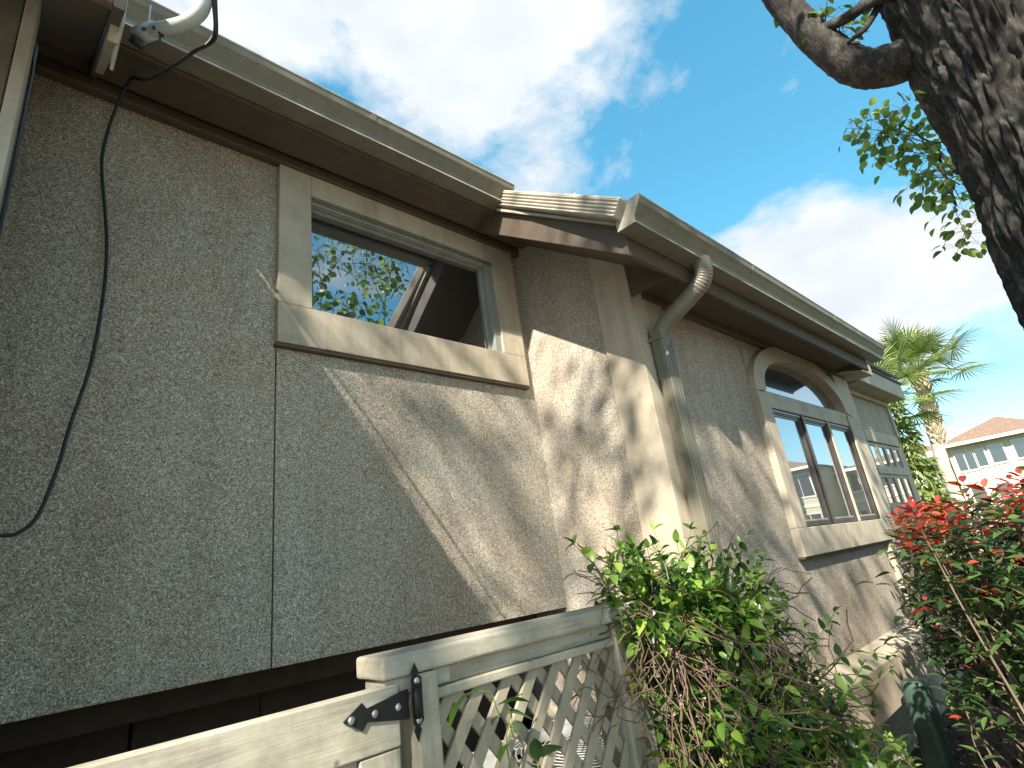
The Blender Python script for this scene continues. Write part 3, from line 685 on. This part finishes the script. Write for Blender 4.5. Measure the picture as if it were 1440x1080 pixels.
def spray(p0, p1, nleaf, spread, sc=(.7,1.1), r=.005):
    p0 = Vector(p0); p1 = Vector(p1); mid = (p0+p1)/2 + Vector([random.uniform(-.08,.08) for _ in range(3)])*(p1-p0).length
    P = catmull([p0, mid, p1], 5); tw.tube(P, [r*(1-.7*i/(len(P)-1)) for i in range(len(P))], 5)
    for _ in range(nleaf):
        q = random.choice(P[2:]) + Vector([random.gauss(0, spread) for _ in range(3)])
        src = min(P, key=lambda a: (a-q).length)
        d = (q-src); d = d.normalized() if d.length > 1e-4 else Vector((0,0,-1)); d = (d + Vector((random.uniform(-.4,.4), random.uniform(-.4,.4), -.45))).normalized()
        pet = q - d*.012
        if (src-pet).length < .25: tw.tube([src, pet], .0013, 3)
        pl.append((q, d, random.uniform(-1.4,1.4), random.uniform(*sc), random.choice((P_SM, P_MD))))
# twigs seen behind the trunk
D1 = 5.6
for a, bq, n in (((1300,200),(1262,150),12),((1300,210),(1215,165),26),((1300,200),(1190,180),26),((1290,190),(1240,195),28),((1320,225),(1265,210),28),((1330,250),(1225,218),20),((1340,270),(1285,215),22),((1345,290),(1290,262),20),((1350,280),(1320,240),20),((1360,330),(1345,300),16),((1372,310),(1350,345),14),((1350,260),(1310,235),18)):
    spray(onX(a[0],a[1],D1*random.uniform(.95,1.05)), onX(bq[0],bq[1],D1*random.uniform(.92,1.0)), int(n*1.5), .085, sc=(.75,1.25))
limb('limb', [(3.75,-.3,2.6),(4.6,-.1,2.75),(5.4,.02,2.6),onX(1320,215,5.6),onX(1345,290,5.6)], .035, .008, 10)
limb('limb', [(5.0,-.05,2.7),onX(1310,200,5.5),onX(1260,170,5.5)], .012, .005, 8)
# small shoots at the fork
for a, bq, n in (((1150,40),(1118,6),6),((1160,35),(1165,-10),9),((1180,25),(1188,60),6),((1195,55),(1207,66),4),((1185,40),(1180,10),8),((1100,10),(1085,22),2),((1262,130),(1275,145),4),((1165,40),(1182,55),5),((1130,0),(1150,-20),8)):
    spray(tq(a[0],a[1],.935), tq(bq[0],bq[1],random.uniform(.92,1.0)), n, .045, sc=(.75,1.1))
for _ in range(60):  # unseen crown sprays, added sunward of the trunk to shade it
    zt_ = random.uniform(-.6,4.0); c = Vector((TX-.3, TY+random.uniform(-.12,.45), zt_)) + SUNV*random.uniform(2.6,4.5)
    if in_view(c, 40) or c.y > .2: continue
    spray(c, c+Vector((random.uniform(-.3,.3),random.uniform(-.3,.3),random.uniform(-.1,.3))), 20, .09, r=.006)
# crown overhead and behind, also mirrored in the low window
for _ in range(170):
    c = Vector((random.uniform(1.9,4.6), random.uniform(-3.4,-.6), random.uniform(4.2,7.4)))
    if in_view(c, 80): continue
    spray(c, c+Vector((random.uniform(-.4,.4),random.uniform(-.4,.4),random.uniform(-.15,.5))), 14, .11, r=.006)
for (x0, y0), (x1, y1), n in (((440,490),(445,350),44),((450,400),(490,348),16),((440,430),(438,380),22),((465,500),(485,412),40),((455,490),(470,425),36),((500,500),(500,420),26),((540,505),(550,378),44),((542,430),(528,398),10),((550,420),(562,400),12),((560,500),(566,412),24),((525,500),(535,440),20),((480,480),(530,462),18),((550,395),(545,375),8),((430,420),(425,360),20)):
    yy = random.uniform(5.2,5.5); spray(mir(x0,y0,yy), mir(x1,y1,yy-.1), n, .06, sc=(.95,1.5), r=.008)
keep(tw.build('twigs', M['twig'], kind='stuff', fix=False), T)
plant_leaves(T, pl, 300, vscore)

# ------------------------------------------------------------------ second tree, behind the photographer's left, whose crown dapples the walls
random.seed(23)
S = thing('shade_tree', 'leafy shade tree standing out on the lawn side of the house', 'tree', (-7.2,-4.4,GZ))
b = MB()
SP = [(-7.2,-4.4,GZ),(-7.1,-4.3,1.2),(-6.9,-4.1,3.2),(-6.6,-3.8,5.0)]
b.tube(catmull(SP, 8), [.22-.004*i for i in range(25)], 20); keep(b.build('trunk', M['bark'], smooth=True), S)
sl_ = []; tw = MB(); pl_keep = pl; pl = sl_
def dapple(px, py, plane, val, t): 
    p = onY(px,py,val) if plane == 'Y' else onX(px,py,val)
    return p + SUNV*t
heads = []
shade_px = [((505,545),'Y',2),((550,640),'Y',2),((470,505),'Y',2),((600,570),'Y',2),((650,650),'Y',2),((690,590),'Y',2),((600,500),'Y',2),((540,520),'Y',2),((740,600),'Y',2),
            ((770,600),'X',2.14),((835,560),'X',2.14),((880,620),'X',2.14),
            ((1000,640),'Y',1.29),((1060,700),'Y',1.29),((1040,760),'Y',1.29),((1090,760),'Y',1.29),((1130,840),'Y',1.29),((1190,800),'Y',1.29),((1230,850),'Y',1.29),((1150,740),'Y',1.29),((1080,840),'Y',1.29),((1200,960),'Y',1.2),((1060,640),'Y',1.29)]
for q, pln, v in shade_px:
    t = random.uniform(8.0,10.5); heads.append((dapple(q[0]+random.uniform(-10,10), q[1]+random.uniform(-10,10), pln, v, t), pln))
for _ in range(40): heads.append((Vector((random.gauss(-7.4,1.1), random.gauss(-4.6,1.0), random.uniform(4.2,8.2))), ''))
for h, pln in heads:
    root = Vector((-6.6,-3.8,4.9)).lerp(Vector((-6.0,-3.2,6.2)), random.random())
    mid = root.lerp(h, .55) + Vector((random.uniform(-.2,.2), random.uniform(-.2,.2), random.uniform(0,.3)))
    P = catmull([root, mid, h], 6); tw.tube(P, [.04*(1-.85*i/(len(P)-1)) for i in range(len(P))], 6)
    for _ in range(3):
        ax = Vector((0,1,0)) if pln == 'Y' else Vector((1,0,0)) if pln == 'X' else Vector([random.gauss(0,1) for _ in range(3)]).normalized()
        c = h + Vector([random.gauss(0,.12) for _ in range(3)]); hl_ = random.uniform(.35,.75)*(ax + Vector([random.gauss(0,.15) for _ in range(3)]))
        spray(c - hl_, c + hl_, 9, .055, sc=(.9,1.3), r=.007)
keep(tw.build('branches', M['bark'], fix=False), S)
plant_leaves(S, sl_, 0, lambda l: 0)
pl = pl_keep

# ------------------------------------------------------------------ vine over the end post
random.seed(7)
V = thing('climbing_vine', 'bushy green vine with bare brown runners smothering the fence end post', 'vine', (1.25,.9,GZ))
VL = [leaf_mesh('vine_leaf', M['vine'], .044, .022, .35, .25), leaf_mesh('vine_leaf', M['vine'], .05, .025, .25, .35), leaf_mesh('vine_leaf', M['vine'], .037, .02, .45, .15)]
vl = []; tw = MB(); gs = MB()
# a heap of runners: an envelope given by ellipsoids (centre, radii)
ELL = [((1.28,.86,-.16),(.17,.13,.13)), ((1.48,.84,-.20),(.20,.14,.14)), ((1.40,.84,-.38),(.27,.17,.2)), ((1.62,.80,-.48),(.25,.17,.2)), ((1.35,.84,-.62),(.24,.17,.25)), ((1.72,.76,-.72),(.28,.17,.26)), ((1.50,.80,-.95),(.32,.18,.3)), ((1.95,.74,-.86),(.2,.15,.22)), ((1.3,.84,-1.05),(.24,.17,.25))]
def inell(p): return any(sum(((p[i]-c[i])/r[i])**2 for i in range(3)) < 1 for c, r in ELL)
def surf():
    while True:
        c, r = random.choice(ELL); d = Vector([random.gauss(0,1) for _ in range(3)]).normalized()
        p = Vector([c[i]+d[i]*r[i] for i in range(3)])
        if not any(sum(((p[i]-c2[i])/(r2[i]*.93))**2 for i in range(3)) < 1 for c2, r2 in ELL if c2 is not c): return p, d
for _ in range(1100):                               # tangled dry runners
    p, d = surf(); p = p - d*random.uniform(0,.07)
    side = d.cross(Vector((0,0,1))); side = side.normalized() if side.length > .1 else Vector((1,0,0))
    q = [p]; v = (side*random.uniform(-1,1) + Vector((0,0,-1))*random.uniform(-.1,1.0) + d*random.uniform(-.1,.35)).normalized()
    for _k in range(6):
        v = (v + Vector([random.gauss(0,.28) for _ in range(3)]) + Vector((0,0,-.07))).normalized(); q.append(q[-1] + v*random.uniform(.025,.05))
    tw.tube(q, random.uniform(.0008,.0019), 4, cap=False)
for _ in range(5200):                               # leaves near the surface, in pairs along short shoots
    p, d = surf()
    if mnoise.noise(p*6.0) < -.12 and random.random() < .75: continue
    p = p - d*abs(random.gauss(0,.075)) + d*.01; dr = (d*.7 + Vector((0,0,.35)) + Vector([random.gauss(0,.5) for _ in range(3)])).normalized()
    vl.append((p, dr, random.uniform(-.8,.8), random.uniform(.6,1.15), random.choice(VL)))
for _ in range(3000):                               # shaded leaves inside the heap
    c, r = random.choice(ELL); d = Vector([random.gauss(0,1) for _ in range(3)]).normalized()*random.uniform(.15,.85)
    vl.append((Vector([c[i]+d[i]*r[i] for i in range(3)]), Vector([random.gauss(0,1) for _ in range(3)]).normalized(), random.uniform(-1,1), random.uniform(.8,1.3), random.choice(VL)))
def shoot(p, d, ln, nl, sc=(.7,1.1), bend=-.1):
    p = Vector(p); d = Vector(d).normalized(); q = [p]; n = max(4, nl); ph = random.random()*6
    for k in range(n):
        d = (d + Vector([random.gauss(0,.12) for _ in range(3)]) + Vector((0,0,bend*.3))).normalized(); q.append(q[-1] + d*ln/n)
        s1 = d.cross(Vector((math.cos(ph),math.sin(ph),.3))).normalized(); ph += 1.57
        for sg in (1,-1):
            if random.random() < .9: vl.append((q[-1], (s1*sg*.9 + d*.55).normalized(), random.uniform(-.5,.5), random.uniform(*sc)*(1-.35*k/n), random.choice(VL)))
    vl.append((q[-1], d, 0, sc[0], random.choice(VL)))
    gs.tube(q, [.0018*(1-.5*i/n) for i in range(n+1)], 5)
for a, bq in (((850,820),(838,775)),((880,800),(872,755)),((915,810),(905,760)),((960,800),(958,750)),((970,800),(990,765)),((1000,800),(1010,765)),((1030,810),(1045,765)),((1050,820),(1072,790)),((860,840),(832,800)),((895,815),(890,775)),((940,815),(930,770)),((1010,815),(1030,785)),((985,820),(980,775)),((1060,850),(1085,830))):
    s = onY(a[0],a[1],random.uniform(.78,.92)); e = onY(bq[0],bq[1],random.uniform(.76,.90)); shoot(s, e-s, (e-s).length*1.15, 4, bend=0)
for _ in range(230):
    p, d = surf()
    if mnoise.noise(p*5.0+Vector((3,1,2))) < -.15: continue
    shoot(p - d*.02, d*.6+Vector((random.gauss(0,.3),random.gauss(0,.3),.75)), random.uniform(.06,.14), random.randint(3,5))
for a, bq in (((1150,960),(1210,900)),((1170,1000),(1215,945)),((1180,1040),(1225,1010)),((1120,960),(1150,915)),((1190,1080),(1230,1060)),((1140,930),(1165,880)),((1080,900),(1110,870))):
    s = onY(a[0],a[1],.72); e = onY(bq[0],bq[1],.70); shoot(s, e-s, (e-s).length*1.1, 5, bend=0)
# runners that reach through the lattice
for k in range(16):
    p = Vector((random.uniform(1.05,1.2), YG-.01, random.uniform(-.75,-.2))); q = [p]; v = Vector((-1, random.uniform(-.3,.1), random.uniform(-.4,.5))).normalized()
    for _k in range(9):
        v = (v + Vector([random.gauss(0,.3) for _ in range(3)])).normalized(); q.append(q[-1]+v*.022)
    tw.tube(q, .0011, 4, cap=False)
for k in range(14):
    p = onY(random.uniform(850,900), random.uniform(820,850), .88); q = [p]; v = Vector((-1,-.1,random.uniform(-.2,.6))).normalized()
    for _k in range(8):
        v = (v + Vector([random.gauss(0,.35) for _ in range(3)])).normalized(); q.append(q[-1]+v*.018)
    tw.tube(q, .001, 4, cap=False)
keep(tw.build('runners', M['twig'], kind='stuff', fix=False), V); keep(gs.build('stems', M['greenstem'], kind='stuff', fix=False), V)
# hidden main stem
keep(MB().tube(catmull([(1.3,.84,GZ),(1.32,.84,-.8),(1.3,.86,-.3),(1.4,.84,-.2)], 6), .009, 8).build('main_stem', M['stem'], smooth=True), V)
plant_leaves(V, vl, 300, vscore)

U = thing('vine_shoot', 'young bright green vine shoot poking out through the lattice', 'vine', tuple(onY(700,1080,.885)))
ul = []; gs = MB()
UL = leaf_mesh('shoot_leaf', M['vine'], .075, .036, .3, .3, n=6)
def up(x, y, dd=0): return onY(x, y, .885-dd)
for st in ([(725,1120),(713,1050),(712,1020),(700,1000),(690,975),(672,972)], [(713,1050),(720,1010),(712,990),(735,975)], [(712,1030),(722,1015),(735,1018)], [(756,1130),(757,1075),(760,1060)]):
    gs.tube(catmull([up(x,y,.004) for x,y in st], 5), .0014, 5)
for (x, y), (x1, y1), s in (((672,972),(645,976),.85),((660,975),(627,1005),.9),((700,992),(735,975),.8),((712,1003),(748,1000),.7),((705,1005),(690,1010),.5),((716,1035),(728,1037),.5),((757,1070),(750,1035),1.0),((757,1065),(785,1042),.6),((716,1045),(700,1060),.5),((716,1020),(735,1030),.5)):
    a = up(x,y,.006); e = up(x1,y1,.016); ul.append((a, (e-a), random.uniform(-.5,.5), max(.35, (e-a).length/.075*1.15), UL))
keep(gs.build('stem', M['greenstem'], fix=False), U)
plant_leaves(U, ul, 40, vscore)

# ------------------------------------------------------------------ red tipped hedge
random.seed(31)
HG = thing('red_tip_shrub', 'dense shrub with dark green leaves and bright red new tips', 'shrub', (3.5,.15,GZ))
HL = [leaf_mesh('green_leaf', M['hgreen'], .078, .03, .3, .2), leaf_mesh('green_leaf', M['hgreen'], .07, .028, .4, .35)]
RL = [leaf_mesh('red_leaf', M['hred'], .074, .026, .3, .25), leaf_mesh('red_leaf', M['hred'], .064, .023, .45, .1)]
hl = []; st = MB()
def topz(x, y): return .035 + .05*mnoise.noise(Vector((x*2.2, y*2.2, 0))) - .02*(x-3.2)
bases = []
for _ in range(34):
    x = random.uniform(2.55,5.2); yc = .12*x; y = yc + random.uniform(-1.5,.22)
    bases.append((x,y))
def hw(x): return .262*x*.98                        # wall-side edge of the shrub follows the path
for x in [2.5+.065*i for i in range(44)]:
    for _ in range(10):
        y = random.uniform(-1.3, hw(x)-.05)
        zt = topz(x,y) + random.uniform(-.10,.06)
        bx, by = x+random.uniform(-.25,.25), y+random.uniform(-.3,.05)
        q = catmull([(bx,by,GZ),(bx*.6+x*.4, by*.6+y*.4, -.8),(x*.8+bx*.2,y*.8+by*.2,-.35),(x,y,zt)], 5)
        if random.random() < .3: st.tube(q, [.008*(1-.8*i/(len(q)-1)) for i in range(len(q))], 5, cap=False)
        n = random.randint(9,13)
        red = mnoise.noise(Vector((x*3.1,y*3.1,4))) + random.uniform(-.2,.4) > -.12
        for k in range(n):                          # whorl at the tip
            u = k/n; an = 2.4*k; p = Vector((x,y,zt - .12*u)); o = Vector((math.cos(an),math.sin(an),.75-.9*u))
            hl.append((p+o*.008, o.normalized(), random.uniform(-.4,.4), random.uniform(.6,1.05), random.choice(RL if (red and u < .62) else HL)))
        for k in range(17):                         # lower leaves
            p = Vector((x+random.gauss(0,.06), y+random.gauss(0,.06), zt - random.triangular(.06,.75,.2)))
            o = Vector((random.gauss(0,1),random.gauss(0,1),random.uniform(-.1,.7)))
            hl.append((p, o.normalized(), random.uniform(-.6,.6), random.uniform(.6,1.05), random.choice(RL if random.random() < .16 else HL)))
# leggy side branches on the wall side and lower down
for _ in range(260):
    x = random.uniform(2.5,3.9); y = random.uniform(.15,hw(x)); z = random.uniform(-.7,-.15)
    o = Vector((random.uniform(-.8,.2), random.uniform(-.1,.5), random.uniform(0,.6))).normalized(); p = Vector((x,y,z)); q = [p - o*.3 + Vector((0,-.1,-.15)), p - o*.1, p]
    st.tube(catmull(q, 4), [.004-.0003*i for i in range(9)], 5, cap=False)
    for k in range(7):
        an = 2.4*k; s1 = o.cross(Vector((0,0,1))).normalized(); s2 = s1.cross(o); w = s1*math.cos(an)+s2*math.sin(an)
        hl.append((p - o*.02*k, (w+o*.5).normalized(), 0, random.uniform(.6,1.0), random.choice(HL)))
for x, y in bases:
    q = [Vector((x,y,GZ)), Vector((x+random.uniform(-.1,.1),y+random.uniform(-.1,.1),-.9)), Vector((x+random.uniform(-.25,.25),y+random.uniform(-.25,.25),-.4)), Vector((x+random.uniform(-.4,.4),y+random.uniform(-.3,.2),-.05))]
    st.tube(catmull(q, 6), [.016*(1-.8*i/18) for i in range(19)], 7)
keep(st.build('branches', M['stem'], fix=False), HG)
plant_leaves(HG, hl, 300, vscore)

# ------------------------------------------------------------------ green pedestal and leaf litter
pc = onX(1300,1010,3.72)
PD = thing('utility_pedestal', 'dark green rounded utility pedestal standing against the house base', 'pedestal', (3.74,1.06,GZ))
b = MB(); zt = -.80; R = .07
prof = [(R,GZ),(R,zt-.05),(R*.97,zt-.02),(R*.85,zt-.004),(R*.6,zt)]
vs = []; fs = []; n = 32
for r, z in prof:
    for k in range(n):
        an = 2*math.pi*k/n; c, s = math.cos(an), math.sin(an); e = 1/(abs(c)**4+abs(s)**4)**.25
        vs.append((3.74+c*r*e, 1.06+s*r*e*.85, z))
for i in range(len(prof)-1):
    for k in range(n): fs.append((i*n+k, i*n+(k+1) % n, (i+1)*n+(k+1) % n, (i+1)*n+k))
fs.append(tuple((len(prof)-1)*n+k for k in range(n)))
keep(b.add(vs, fs).build('body', M['green'], smooth=True), PD)
keep(MB().box(3.65, 3.83, .98, 1.14, GZ, GZ+.03).build('base_plate', M['condenser'], bevel=.006), PD)
lt = MB(); lm = leaf_mesh('litter', M['litter'], .055, .03, .3, .3, n=3)
for _ in range(3800):
    x = random.uniform(1.6,7.0); y = random.uniform(-2.5,1.25); p = Vector((x,y,GZ+random.uniform(.004,.03)))
    r = rot_to(Vector((random.gauss(0,1),random.gauss(0,1),random.uniform(-.2,.3))), random.uniform(-.8,.8)); s = random.uniform(.5,1.2)
    lt.add([r @ (v.co*s)+p for v in lm.vertices], [tuple(q.vertices) for q in lm.polygons])
o = lt.build('leaf_litter', M['litter'], kind='stuff', fix=False); tag(o, 'brown fallen leaves lying over the mulch', 'leaf litter')

# ------------------------------------------------------------------ palms
def palm(base, top, rt, fronds, label, seed, boots=True, ivy=False, droop=0):
    random.seed(seed); base = Vector(base); top = Vector(top)
    Pm = thing('palm_tree', label, 'palm tree', tuple(base), 'palms beyond the house')
    mid = base.lerp(top, .5) + Vector((0,.15,0)); path = catmull([base, mid, top], 14)
    b = MB(); b.tube(path, [rt*(1+.06*math.sin(i*2.1)) for i in range(len(path))], 20); keep(b.build('trunk', M['palmtrunk'], smooth=True), Pm)
    if boots:
        bb = MB(); H0 = (top-base).length
        for k in range(120):
            u = .62 + .38*k/120; c = base.lerp(top, u) + Vector((0,.3*u*(1-u),0)); an = k*2.399
            o = Vector((math.cos(an),math.sin(an),0)); p = c + o*rt*.85; sp = random.uniform(.09,.18)
            bb.bar(p, p+o*sp*.6+Vector((0,0,sp)), .065, .025, up=o)
        keep(bb.build('boots', M['boot'], kind='stuff'), Pm)
    for k in range(fronds):
        u = k/fronds; an = k*2.399+random.uniform(-.2,.2); elev = 1.3 - 1.55*u - droop + random.uniform(-.12,.12)
        d = Vector((math.cos(an)*math.cos(elev), math.sin(an)*math.cos(elev), math.sin(elev)))
        ln = random.uniform(.62,.92); hub = top + d*ln + Vector((0,0,-.12*u)); f = MB()
        f.tube(catmull([top, top+d*ln*.5+Vector((0,0,.05)), hub], 4), .014, 5)
        s1 = d.cross(Vector((0,0,1))).normalized(); nrm = s1.cross(d).normalized()
        nb = 30; bl = random.uniform(.66,.88)
        for j in range(nb):
            a = (j/(nb-1)-.5)*4.2; dd = (d*math.cos(a) + s1*math.sin(a)).normalized(); dd = (dd + nrm*(-.18*abs(a)*.5 + .1)).normalized()
            l2 = bl*(1-.22*abs(a)/2.1)*random.uniform(.9,1.1); sd = dd.cross(nrm).normalized()*.016
            m1 = hub + dd*l2*.5; e = hub + dd*l2 + Vector((0,0,-.16*l2*random.uniform(.6,1.6)))
            f.add([hub-sd*.3, hub+sd*.3, m1+sd, e, m1-sd, m1+nrm*.006], [(0,1,5),(1,2,5),(2,3,5),(3,4,5),(4,0,5)])
        keep(f.build('frond', M['palm'], fix=False), Pm)
    if ivy:
        iv = MB()
        lm2 = leaf_mesh('ivy', M['palm'], .16, .04, .3, .4, n=3)
        for _ in range(2200):
            u = random.uniform(.28,1.0); c = base.lerp(top, u); an = random.random()*6.28; rr = rt + random.uniform(.02,.2)*(1-.4*abs(u-.6))
            p = c + Vector((math.cos(an)*rr, math.sin(an)*rr, random.uniform(-.1,.1))); r = rot_to(Vector((math.cos(an)+random.gauss(0,.5), math.sin(an)+random.gauss(0,.5), random.uniform(-1.3,.4))), random.uniform(-1,1)); s = random.uniform(.6,1.4)
            iv.add([r @ (v.co*s)+p for v in lm2.vertices], [tuple(q.vertices) for q in lm2.polygons])
        o = iv.build('creeper', M['palm'], kind='stuff', smooth=True, fix=False); keep(o, Pm)
    return Pm
pt = onX(1292,525,15.5); pb = onX(1352,690,15.5); dirv = (pt-pb); 
pbase = pb + dirv*((GZ-pb.z)/dirv.z)
palm(pbase, pt, .125, 26, 'cabbage palm with bare pale trunk and shaggy old leaf bases', 3)
p2t = onX(1237,560,12.5); palm((p2t.x, p2t.y-.30, GZ), p2t, .10, 15, 'smaller palm with its trunk wrapped in green creeper beside the eave', 8, boots=False, ivy=True, droop=.25)

# ------------------------------------------------------------------ condominium across the lawn
XC = 55.0
def condo(y0, y1, xf, zeave, zridge, label, wins, bays, seed, arched=False, xr=None):
    C = thing('condominium', label, 'building', (xf, (y0+y1)/2, GZ), 'condominiums across the lawn')
    k_ = lambda o: keep(o, C)
    k_(MB().box(xf, xf+14, y0, y1, GZ, zeave).build('wall', M['cream']))
    k_(MB().box(xf-.05, xf+.02, y0-.02, y1+.02, 2.05, 2.3).build('string_course', M['condotrim'], bevel=.02))
    ov = .6; xm = xf+7 if xr is None else xr
    ins = min(7, (y1-y0)/2-.05)
    R = MB(); e = [(xf-ov,y0-ov,zeave),(xf-ov,y1+ov,zeave),(xf+14+ov,y1+ov,zeave),(xf+14+ov,y0-ov,zeave),(xm,y0+ins,zridge),(xm,y1-ins,zridge)]
    R.add(e, [(0,1,5,4),(1,2,5),(2,3,4,5),(3,0,4),(3,2,1,0)]); rf = k_(R.build('roof', M['terracotta']))
    b = MB(); b.box(xf-ov-.12, xf-ov+.02, y0-ov, y1+ov, zeave-.22, zeave+.02); b = b.build('eave_gutter', M['condotrim'], bevel=.02); b.parent = rf; b.matrix_parent_inverse = C.matrix_world.inverted() @ Matrix.Identity(4)
    b.parent = C; b.matrix_parent_inverse = Matrix.Translation(-Vector(C.location))
    for (wy, wz, ww, wh, nm) in wins:
        f = MB(); t = .09
        f.box(xf-.06, xf-.004, wy-ww/2-t, wy+ww/2+t, wz-wh/2-t*1.5, wz-wh/2); f.box(xf-.05, xf-.004, wy-ww/2-t, wy+ww/2+t, wz+wh/2, wz+wh/2+t)
        f.box(xf-.05, xf-.004, wy-ww/2-t, wy-ww/2, wz-wh/2, wz+wh/2); f.box(xf-.05, xf-.004, wy+ww/2, wy+ww/2+t, wz-wh/2, wz+wh/2)
        for j in range(1, nm): yy = wy-ww/2+ww*j/nm; f.box(xf-.045, xf-.004, yy-.03, yy+.03, wz-wh/2, wz+wh/2)
        fo = k_(f.build('window', M['condotrim']))
        p = MB().box(xf-.022, xf-.006, wy-ww/2, wy+ww/2, wz-wh/2, wz+wh/2).build('pane', M['condoglass']); p.parent = fo
    for (by0, by1, bz0, bz1) in bays:               # balcony with slab, columns, railing and dark doors
        k_(MB().box(xf-1.5, xf, by0, by1, bz0-.3, bz0).build('balcony_slab', M['condotrim'], bevel=.03))
        k_(MB().box(xf-1.5, xf, by0, by1, bz1-.15, bz1+.25).build('balcony_beam', M['condotrim'], bevel=.03))
        n = max(2, round((by1-by0)/1.3))
        for j in range(n+1):
            yy = by0+.12+(by1-by0-.24)*j/n
            k_(MB().box(xf-1.45, xf-1.2, yy-.12, yy+.12, bz0, bz1-.15).build('column', M['condotrim'], bevel=.02))
        rl = MB(); rl.box(xf-1.42, xf-1.36, by0+.2, by1-.2, bz0+.9, bz0+.97)
        for j in range(int((by1-by0)/.22)): rl.box(xf-1.41, xf-1.37, by0+.25+j*.22, by0+.29+j*.22, bz0, bz0+.9)
        k_(rl.build('railing', M['condotrim']))
        for j in range(n):
            yy = by0+.12+(by1-by0-.24)*(j+.5)/n
            k_(MB().box(xf-.03, xf-.004, yy-.45, yy+.45, bz0+.02, bz1-.35).build('balcony_door', M['condoglass']))
    return C
def rows(ys, zs, w, h, nm): return [(y, z, w, h, nm) for y in ys for z in zs]
condo(1.9, 7.85, 53.6, 5.05, 7.25, 'cream condominium wing with pyramid tiled roof and single upper windows', [(6.95,3.6,1.1,1.2,2),(6.0,3.7,.55,1.2,1),(5.0,3.8,.8,1.25,1),(3.6,3.85,.8,1.25,1),(2.5,3.85,.7,1.25,1),(6.9,.6,.8,2.2,1),(5.4,.6,.8,2.2,1),(3.6,.5,1.8,2.4,2)], [], 1)
condo(7.86, 16.5, 55, 4.95, 6.75, 'cream condominium wing with columned balconies behind the palm', [(11.2,3.7,.8,1.3,1),(13.2,3.7,1.4,1.4,2),(15.2,3.7,1.0,1.4,1),(12.5,.6,1.4,2.2,2)], [(8.0,10.4,2.3,4.6),(8.0,10.4,-.9,1.9)], 2)
condo(-14.0, 1.89, 55.5, 4.95, 6.6, 'cream condominium wing with rows of pale framed windows facing the lawn', rows([.6,-1.2,-3.4,-5.6,-7.8,-10.0,-12.4],[3.8,.6],1.2,1.5,2), [], 3)
condo(-30.0, -14.01, 50, 5.4, 8.0, 'long cream condominium wing with stacked balconies, seen mirrored in the arched window', rows([-15.2,-20.4,-24.6,-28.8],[3.9,.6],1.6,1.8,2), [(-19.4,-16.2,2.3,4.9),(-19.4,-16.2,-.9,1.9),(-28,-25.4,2.3,4.9),(-28,-25.4,-.9,1.9)], 4)
random.seed(77)
for x, y, r, lb in ((40,-12.5,1.3,'rounded green garden bush on the lawn before the long condominium wing'),(46,-6,1.0,'low rounded green bush on the lawn before the window rows')):
    Bq = thing('garden_bush', lb, 'bush', (x,y,GZ)); b = MB(); lm3 = leaf_mesh('bl', M['vine'], .22, .12, .3, .3, n=3)
    for _ in range(1500):
        d = Vector([random.gauss(0,1) for _ in range(3)]).normalized(); d.z = abs(d.z); p = Vector((x,y,GZ+.2)) + d*r*random.uniform(.75,1.1)*(1+.25*mnoise.noise(d*3)); p.z = GZ+.1+(p.z-GZ)*1.4
        q = rot_to(d+Vector([random.gauss(0,.6) for _ in range(3)]), random.uniform(-1,1)); b.add([q @ v.co+p for v in lm3.vertices], [tuple(g.vertices) for g in lm3.polygons])
    keep(b.build('foliage', M['vine'], kind='stuff', fix=False), Bq); keep(MB().tube([(x,y,GZ),(x,y,GZ+.8)], .08, 8).build('stem', M['stem']), Bq)
